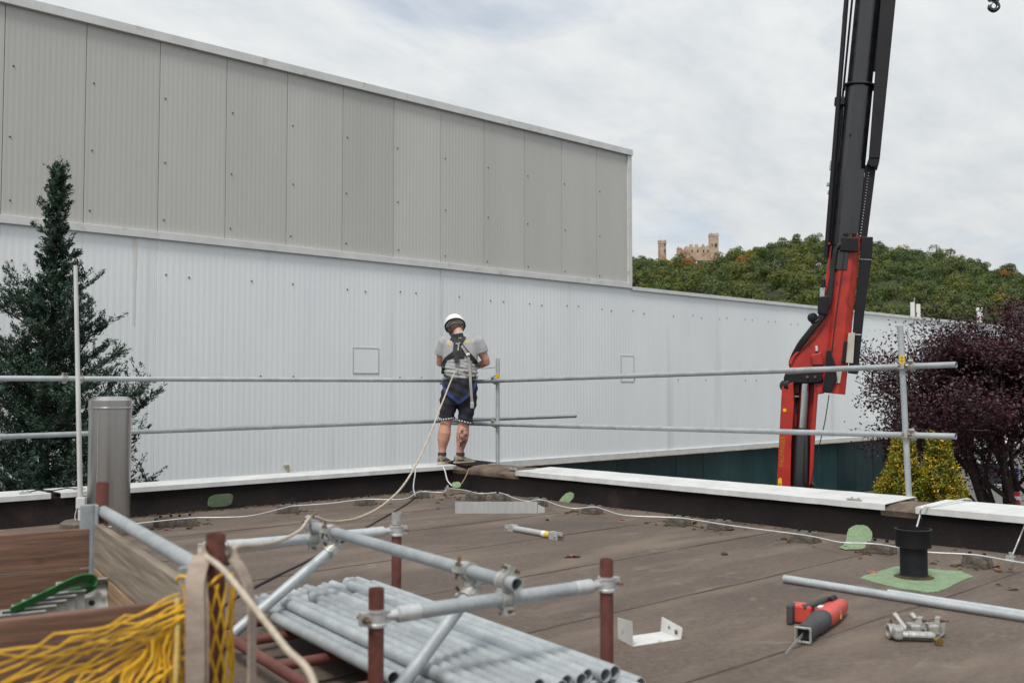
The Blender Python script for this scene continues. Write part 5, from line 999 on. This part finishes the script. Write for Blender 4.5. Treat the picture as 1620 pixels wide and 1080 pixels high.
# hoses and valve block along the knuckle
for q in range(5):
    o_ = q*1.5; m = MB(); m.tube(spline([kk(1334-o_,388+o_,-.20),kk(1325-o_*.6,394+o_,-.21),kk(1320-o_*.4,420,-.20),kk(1317-o_*.6,450,-.20),kk(1313-o_,480,-.20),kk(1303-o_,503,-.20),kk(1287-o_,524,-.19),kk(1272-o_,543,-.17),kk(1260-o_*.8,562,-.12),kk(1250,574,-.02)],5),.021,8); m.build('hose', M_hose, jib, smooth=60)
vb = kpr([(1295,472),(1312,470),(1310,500),(1294,498)],-.24,-.14,'valve_block',M_cblk2,jib,.01); kpr([(1298,458),(1306,457),(1305,472),(1297,472)],-.22,-.16,'valve',M_plate,vb,.008); m = MB(); m.tube([kk(1303,445,-.19),kk(1302.5,458,-.19)],[.026,.032],12); m.build('valve_cap', M_cblk2, vb, smooth=40); m = MB(); m.lathe([(.04,-.03),(.058,-.02),(.058,.03),(.04,.04)],kk(1286,504,-.20),16,KR*.5-KV); m.build('hose_fitting', M_cblk2, vb, smooth=40)
m = MB(); m.tube(spline([kk(1300,505,-.2),kk(1292,510,-.21),kk(1284,512,-.2)],4),.016,8); m.build('hose', M_hose, vb, smooth=60)
kpr([(1308,555),(1314,554),(1322,577),(1325,600),(1314,622),(1301,618),(1306,590)],-.22,-.15,'sheave_guard',M_cblk2,jib,.01)
m = MB(); m.tube([kk(1340,372,-.24),kk(1331,440,-.205),kk(1322,505,-.19),kk(1316,556,-.19)],.006,6); m.build('steel_cable', M_cable, crane, smooth=60)
m = MB(); m.tube(spline([kk(1312,624,-.15),kk(1305,668,-.14),kk(1295,710,-.12),kk(1287,745,-.12),kk(1282,785,-.12),kk(1278,870,-.1)],5),.007,6); m.build('steel_cable', M_cable, crane, smooth=60)
m = MB(); m.tube(spline([kk(1282,770,-.1),kk(1286,763,-.16),kk(1289,775,-.16),kk(1288,830,-.12)],5),.018,8); m.build('hose', M_hose, crane, smooth=60)
# hook block hanging from the boom tip
tip = def_(15.1); hk = kk(1572,6); tipx = Vector((hk.x,hk.y,tip.z)); m = MB(); m.tube([tip,tipx+UP*.15],.07,10); m.build('tip_head', M_cblk, crane)
hook = thing('crane_hook', hk, 'dark crane hook hanging on its rope against the sky', 'hook')
m = MB(); m.tube([hk+UP*.14,tipx],.008,6); m.build('rope', M_cable, hook); m = MB(); m.tube([hk+UP*.15,hk+UP*.10,hk+UP*.06,hk+UP*.03],[.02,.045,.05,.03],12); m.build('swivel', M_cblk, hook, smooth=50)
m = MB(); m.tube(spline([hk+UP*.04,hk+UP*.0+RT*.045,hk-UP*.05+RT*.05,hk-UP*.085+RT*.0,hk-UP*.06-RT*.05,hk-UP*.02-RT*.045],6),[.020+.008*math.sin(i/31*3.1) for i in range(31)],10); m.build('hook', M_cblk, hook, smooth=60)
m = MB(); m.tube(spline([hk-UP*.02-RT*.045,hk+UP*.01-RT*.01,hk+UP*.03+RT*.01],4),.010,8); m.build('latch', M_galvd, hook, smooth=60)
for q in (-1,1): m = MB(); m.lathe([(.03,-.012),(.03,.012)],hk+RT*.04*q+UP*.05,12,FW); m.build('link', M_cblk, hook)

# ================================================================== trees and shrubs
def limb(mb, p0, d, L, r, depth, tips, spread=.5, n=5, upb=.25, minr=.006):
    pts = [Vector(p0)]; d = Vector(d).normalized()
    for i in range(n): d = (d+Vector((random.gauss(0,.12),random.gauss(0,.12),random.gauss(0,.08)+upb*.12))).normalized(); pts.append(pts[-1]+d*L/n)
    mb.tube(pts,[max(minr*.5,r*(1-.55*i/n)) for i in range(n+1)],6 if r > .03 else 4)
    if depth == 0: tips.append((pts, r)); return
    for k in range(random.randint(3,5)):
        q = random.uniform(.35,1); i = min(n-1,int(q*n)); nd = (d+Vector((random.gauss(0,spread),random.gauss(0,spread),random.gauss(.1,spread*.6)))).normalized(); limb(mb,pts[i+1],nd,L*random.uniform(.5,.75),r*.5,depth-1,tips,spread,n,upb,minr)
    tips.append((pts[n//2:], r))
# ---- purple leaved tree
random.seed(21)
tb_ = onz(1585,835,GZ); tb_ = Wc((1606-810)/F*16.2,16.2,GZ); pt = thing('purple_tree', tb_, 'broad tree with dark purple leaves beyond the parapet on the crane side', 'tree')
mb = MB(); tips = []
for k in range(7):
    an = k*.9+random.uniform(-.2,.2); st0 = tb_+Vector((math.cos(an)*.10,math.sin(an)*.10,0)); limb(mb,st0,(math.cos(an)*.42,math.sin(an)*.42,1),random.uniform(1.7,2.3),random.uniform(.06,.09),3,tips,.60)
for k in range(3): limb(mb,tb_+UP*1.3,-RT*(.8+.2*k)+FW*random.uniform(-.8,.5)+UP*random.uniform(1.0,1.5),1.35,.045,3,tips,.5)
mb.build('trunk', M_bark, pt, smooth=60)
cn, ce = [], []; tb_np = np.array(tb_)
for pts, r in tips:
    for _ in range(16 if r < .02 else 5):
        q = random.choice(pts); cn.append(np.array(q)+rng.normal(size=3)*np.array([.15,.15,.12]))
# fill the crown volume with twig clusters, uneven outline
for _ in range(1350):
    v_ = rng.normal(size=3); v_ /= np.linalg.norm(v_); rr_ = rng.uniform(.45,1)**.5; an = math.atan2(v_[1],v_[0]); lob = 1+.13*math.sin(an*3+1)+.12*math.sin(an*5+v_[2]*4)+.08*math.sin(v_[2]*9+an*2)
    p = tb_np+np.array([0,0,2.6])+v_*np.array([2.2,2.2,1.75])*rr_*lob; cn.append(p)
for _ in range(190):
    v_ = rng.normal(size=3)*np.array([.75,.5,.28]); c = Wc((1470-810)/F*15.6,15.6,.75); cn.append(np.array(c)+v_[0]*np.array(RT)*.8+v_[1]*np.array(FW)+v_[2]*np.array(UP)*1.5)
cn = np.array(cn); lat_ = (cn-tb_np) @ np.array(RT); low_ = .10-.75*np.clip((lat_+1.6)/2.2,0,1)
gapn = np.sin(cn[:,0]*3.1+cn[:,2]*2.3)+np.sin(cn[:,1]*3.7-cn[:,2]*2.9+1.3)+np.sin(cn[:,2]*5.1+cn[:,0]*1.7)
cn = cn[(cn[:,2] > low_-.35*rng.random(len(cn))) & (lat_ > -2.45) & (cn[:,2] < 2.62) & (gapn < .95+.6*rng.random(len(cn)))]
nl = 12; cen_ = np.repeat(cn,nl,axis=0)+rng.normal(size=(len(cn)*nl,3))*np.array([.085,.085,.065]); n_ = len(cen_); bri = np.repeat(rng.uniform(.7,1.35,len(cn)),nl)[:,None]*rng.uniform(.8,1.2,(n_,1)); tn = np.ones((n_,3))*bri; hot = rng.random(n_) < .03; tn[hot] *= np.array([1.9,1.3,1.0])
leafmesh('crown', cen_, rng.normal(size=(n_,3))*np.array([.7,.7,1.0])+np.array([0,0,.5]), rng.uniform(.019,.034,n_), .62, M_pur, tn, pt)
# ---- golden thujas
def thuja(px, d, top, base_r, label, seed):
    r_ = np.random.default_rng(seed); bse = Wc((px-810)/F*d,d,GZ); t = thing('golden_thuja', bse, label, 'shrub', 'golden thujas'); hgt = top-GZ
    m = MB(); m.tube([bse,bse+UP*hgt*.9],[.05,.01],8); m.build('trunk', M_bark, t)
    nb = 1900; hz_ = r_.random(nb)**.85; rad_ = base_r*np.clip((1-hz_)*2.9,0,1)*(.85+.15*np.sin(hz_*40+r_.random()*6))+.012; an = r_.random(nb)*6.28; rad_ *= (1+.16*np.sin(an*4+hz_*17)+.10*np.sin(an*9-hz_*31)); rr_ = rad_*r_.uniform(.72,1.05,nb)
    cc = np.stack([np.cos(an)*rr_,np.sin(an)*rr_,hz_*hgt],1)+np.array(bse); out_ = np.stack([np.cos(an),np.sin(an),np.full(nb,.9)],1); nl = 16; kx = np.linspace(0,1,nl)[None,:,None]
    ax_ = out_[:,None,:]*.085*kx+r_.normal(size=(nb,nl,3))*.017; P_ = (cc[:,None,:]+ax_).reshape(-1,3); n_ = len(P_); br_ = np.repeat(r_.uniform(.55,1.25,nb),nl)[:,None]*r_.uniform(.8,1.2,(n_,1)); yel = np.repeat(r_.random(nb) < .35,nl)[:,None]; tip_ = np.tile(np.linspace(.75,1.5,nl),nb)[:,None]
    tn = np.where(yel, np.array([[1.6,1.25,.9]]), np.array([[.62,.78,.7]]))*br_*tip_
    leafmesh('crown', P_, r_.normal(size=(n_,3))+np.repeat(out_,nl,axis=0)*.5, r_.uniform(.011,.022,n_), .5, M_yth, tn, t, axis=np.repeat(out_,nl,axis=0)+r_.normal(size=(n_,3))*.4)
thuja(1425,11.2,.53,.26,'golden green conical thuja standing nearer the crane, partly behind the post',1); thuja(1482,11.0,.57,.245,'golden green thuja with a slim pointed top beside the purple tree',2); thuja(1399,11.7,-.02,.22,'lowest golden thuja in front of the teal hall base',3); thuja(1508,11.3,-.0,.20,'low golden thuja at the purple tree side of the pair',4)
# ---- conifer
random.seed(11)
cb_ = Wc((78-810)/F*10.6,10.6,GZ); ct = thing('conifer', cb_, 'tall dark blue-green conifer with a thin bent tip in front of the hall wall', 'tree'); hgt = 3.45-GZ
tr_pts = [cb_+RT*(.035*math.sin(q*.9)+(.06*(q-9) if q > 9 else 0)*.5)+UP*hgt*q/12 for q in range(13)]; mb = MB(); mb.tube(tr_pts,[.085*(1-q/12.4) for q in range(13)],10)
cc, ax_, sz_, br_ = [], [], [], []
def spray(p0, d, L, dens):
    """one flat feathery spray of scale-leaf twigs along d"""
    d = Vector(d).normalized(); side = d.cross(UP).normalized() if abs(d.z) < .95 else RT.copy(); nrm = side.cross(d); b_ = random.uniform(.65,1.25)
    for k in range(dens):
        u = random.random(); sg = random.choice((-1,1)); w_ = (1-u)*.42*L*random.random(); p = p0+d*L*u+side*sg*w_+nrm*random.gauss(0,.012)+UP*(.10*L*u*u); a = (d+side*sg*random.uniform(.2,.9)+UP*random.gauss(.12,.15)).normalized()
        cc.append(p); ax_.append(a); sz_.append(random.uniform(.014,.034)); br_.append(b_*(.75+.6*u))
prof_h = [0,.22,.40,.48,.55,.61,.67,.73,.80,.92,1.0]; prof_r = [1.32,1.36,1.30,1.12,.98,.86,.70,.46,.22,.13,.03]
nb = 230
for k in range(nb):
    q = .02+.98*((k+random.random())/nb)**.95; R = float(np.interp(q,prof_h,prof_r))*random.choice((.45,.6,.8,1.0,1.0,1.2))*.84*(1+.18*math.sin(q*34+k*2.399)); an = k*2.399+random.uniform(-.4,.4); p0 = tr_pts[min(12,int(q*12))].lerp(tr_pts[min(12,int(q*12)+1)],q*12-int(q*12)); lift = .30+.5*max(0,q-.6)
    dirv = Vector((math.cos(an),math.sin(an),lift)); pts = [p0]; n = 6
    for i in range(n): dirv = (dirv.normalized()+Vector((random.gauss(0,.08),random.gauss(0,.08),.03+.03*i))).normalized(); pts.append(pts[-1]+dirv*R/n)
    if R > .2: mb.tube(pts,[.009*(1-i/7)+.002 for i in range(n+1)],4)
    ns_ = max(4,int(27*R))
    for s_ in range(ns_):
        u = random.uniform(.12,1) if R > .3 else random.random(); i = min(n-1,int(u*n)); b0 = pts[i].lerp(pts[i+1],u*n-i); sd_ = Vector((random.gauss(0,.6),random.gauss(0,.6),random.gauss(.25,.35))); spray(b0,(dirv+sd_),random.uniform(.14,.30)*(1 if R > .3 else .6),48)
for k in range(14): spray(tr_pts[-1]-UP*random.uniform(-.02,.35),Vector((random.gauss(-.1,.35),random.gauss(0,.35),1)),random.uniform(.12,.26),30)
mb.build('trunk', M_bark, ct, smooth=60)
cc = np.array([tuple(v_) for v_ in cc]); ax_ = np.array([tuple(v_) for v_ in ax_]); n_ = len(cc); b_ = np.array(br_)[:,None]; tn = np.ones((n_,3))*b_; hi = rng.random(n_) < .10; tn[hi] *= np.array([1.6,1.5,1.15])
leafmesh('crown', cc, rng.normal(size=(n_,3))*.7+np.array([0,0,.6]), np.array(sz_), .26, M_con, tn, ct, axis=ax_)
# ---- yard seen under the purple tree
gp = Wc((1600-810)/F*26,26,GZ); gar = thing('low_garage', gp, 'low grey rendered garage with a white roof edge behind the purple tree', 'building')
m = MB(); m.box(gp+UP*.72,(4.6,3.0,1.44),(RT,FW,UP)); m.build('wall', M_stucco, gar); m = MB(); m.box(gp+UP*1.53,(4.8,3.2,.16),(RT,FW,UP)); m.build('roof', M_trim, gar, bevel=.01)
for q in (-1.3,.0,1.2): m = MB(); m.box(gp+RT*q-FW*1.502+UP*.85,(.8,.02,.6),(RT,FW,UP)); w_ = m.build('window', M_trim, gar); m = MB(); m.box(gp+RT*q-FW*1.515+UP*.85,(.7,.012,.5),(RT,FW,UP)); m.build('pane', M_gl, w_)
bp = Wc((1603-810)/F*20,20,GZ); bl_ = thing('barrier_post', bp, 'blue barrier post with a red and white band under the purple tree', 'barrier')
m = MB(); m.tube([bp,bp+UP*1.35],.055,12); m.build('post', M_bluep, bl_, smooth=40)
for z_, mt_ in ((.62,M_cred),(.72,M_van),(.80,M_cred)): m = MB(); m.tube([bp+UP*z_,bp+UP*(z_+.07)],.075,12); m.build('band', mt_, bl_, smooth=40)
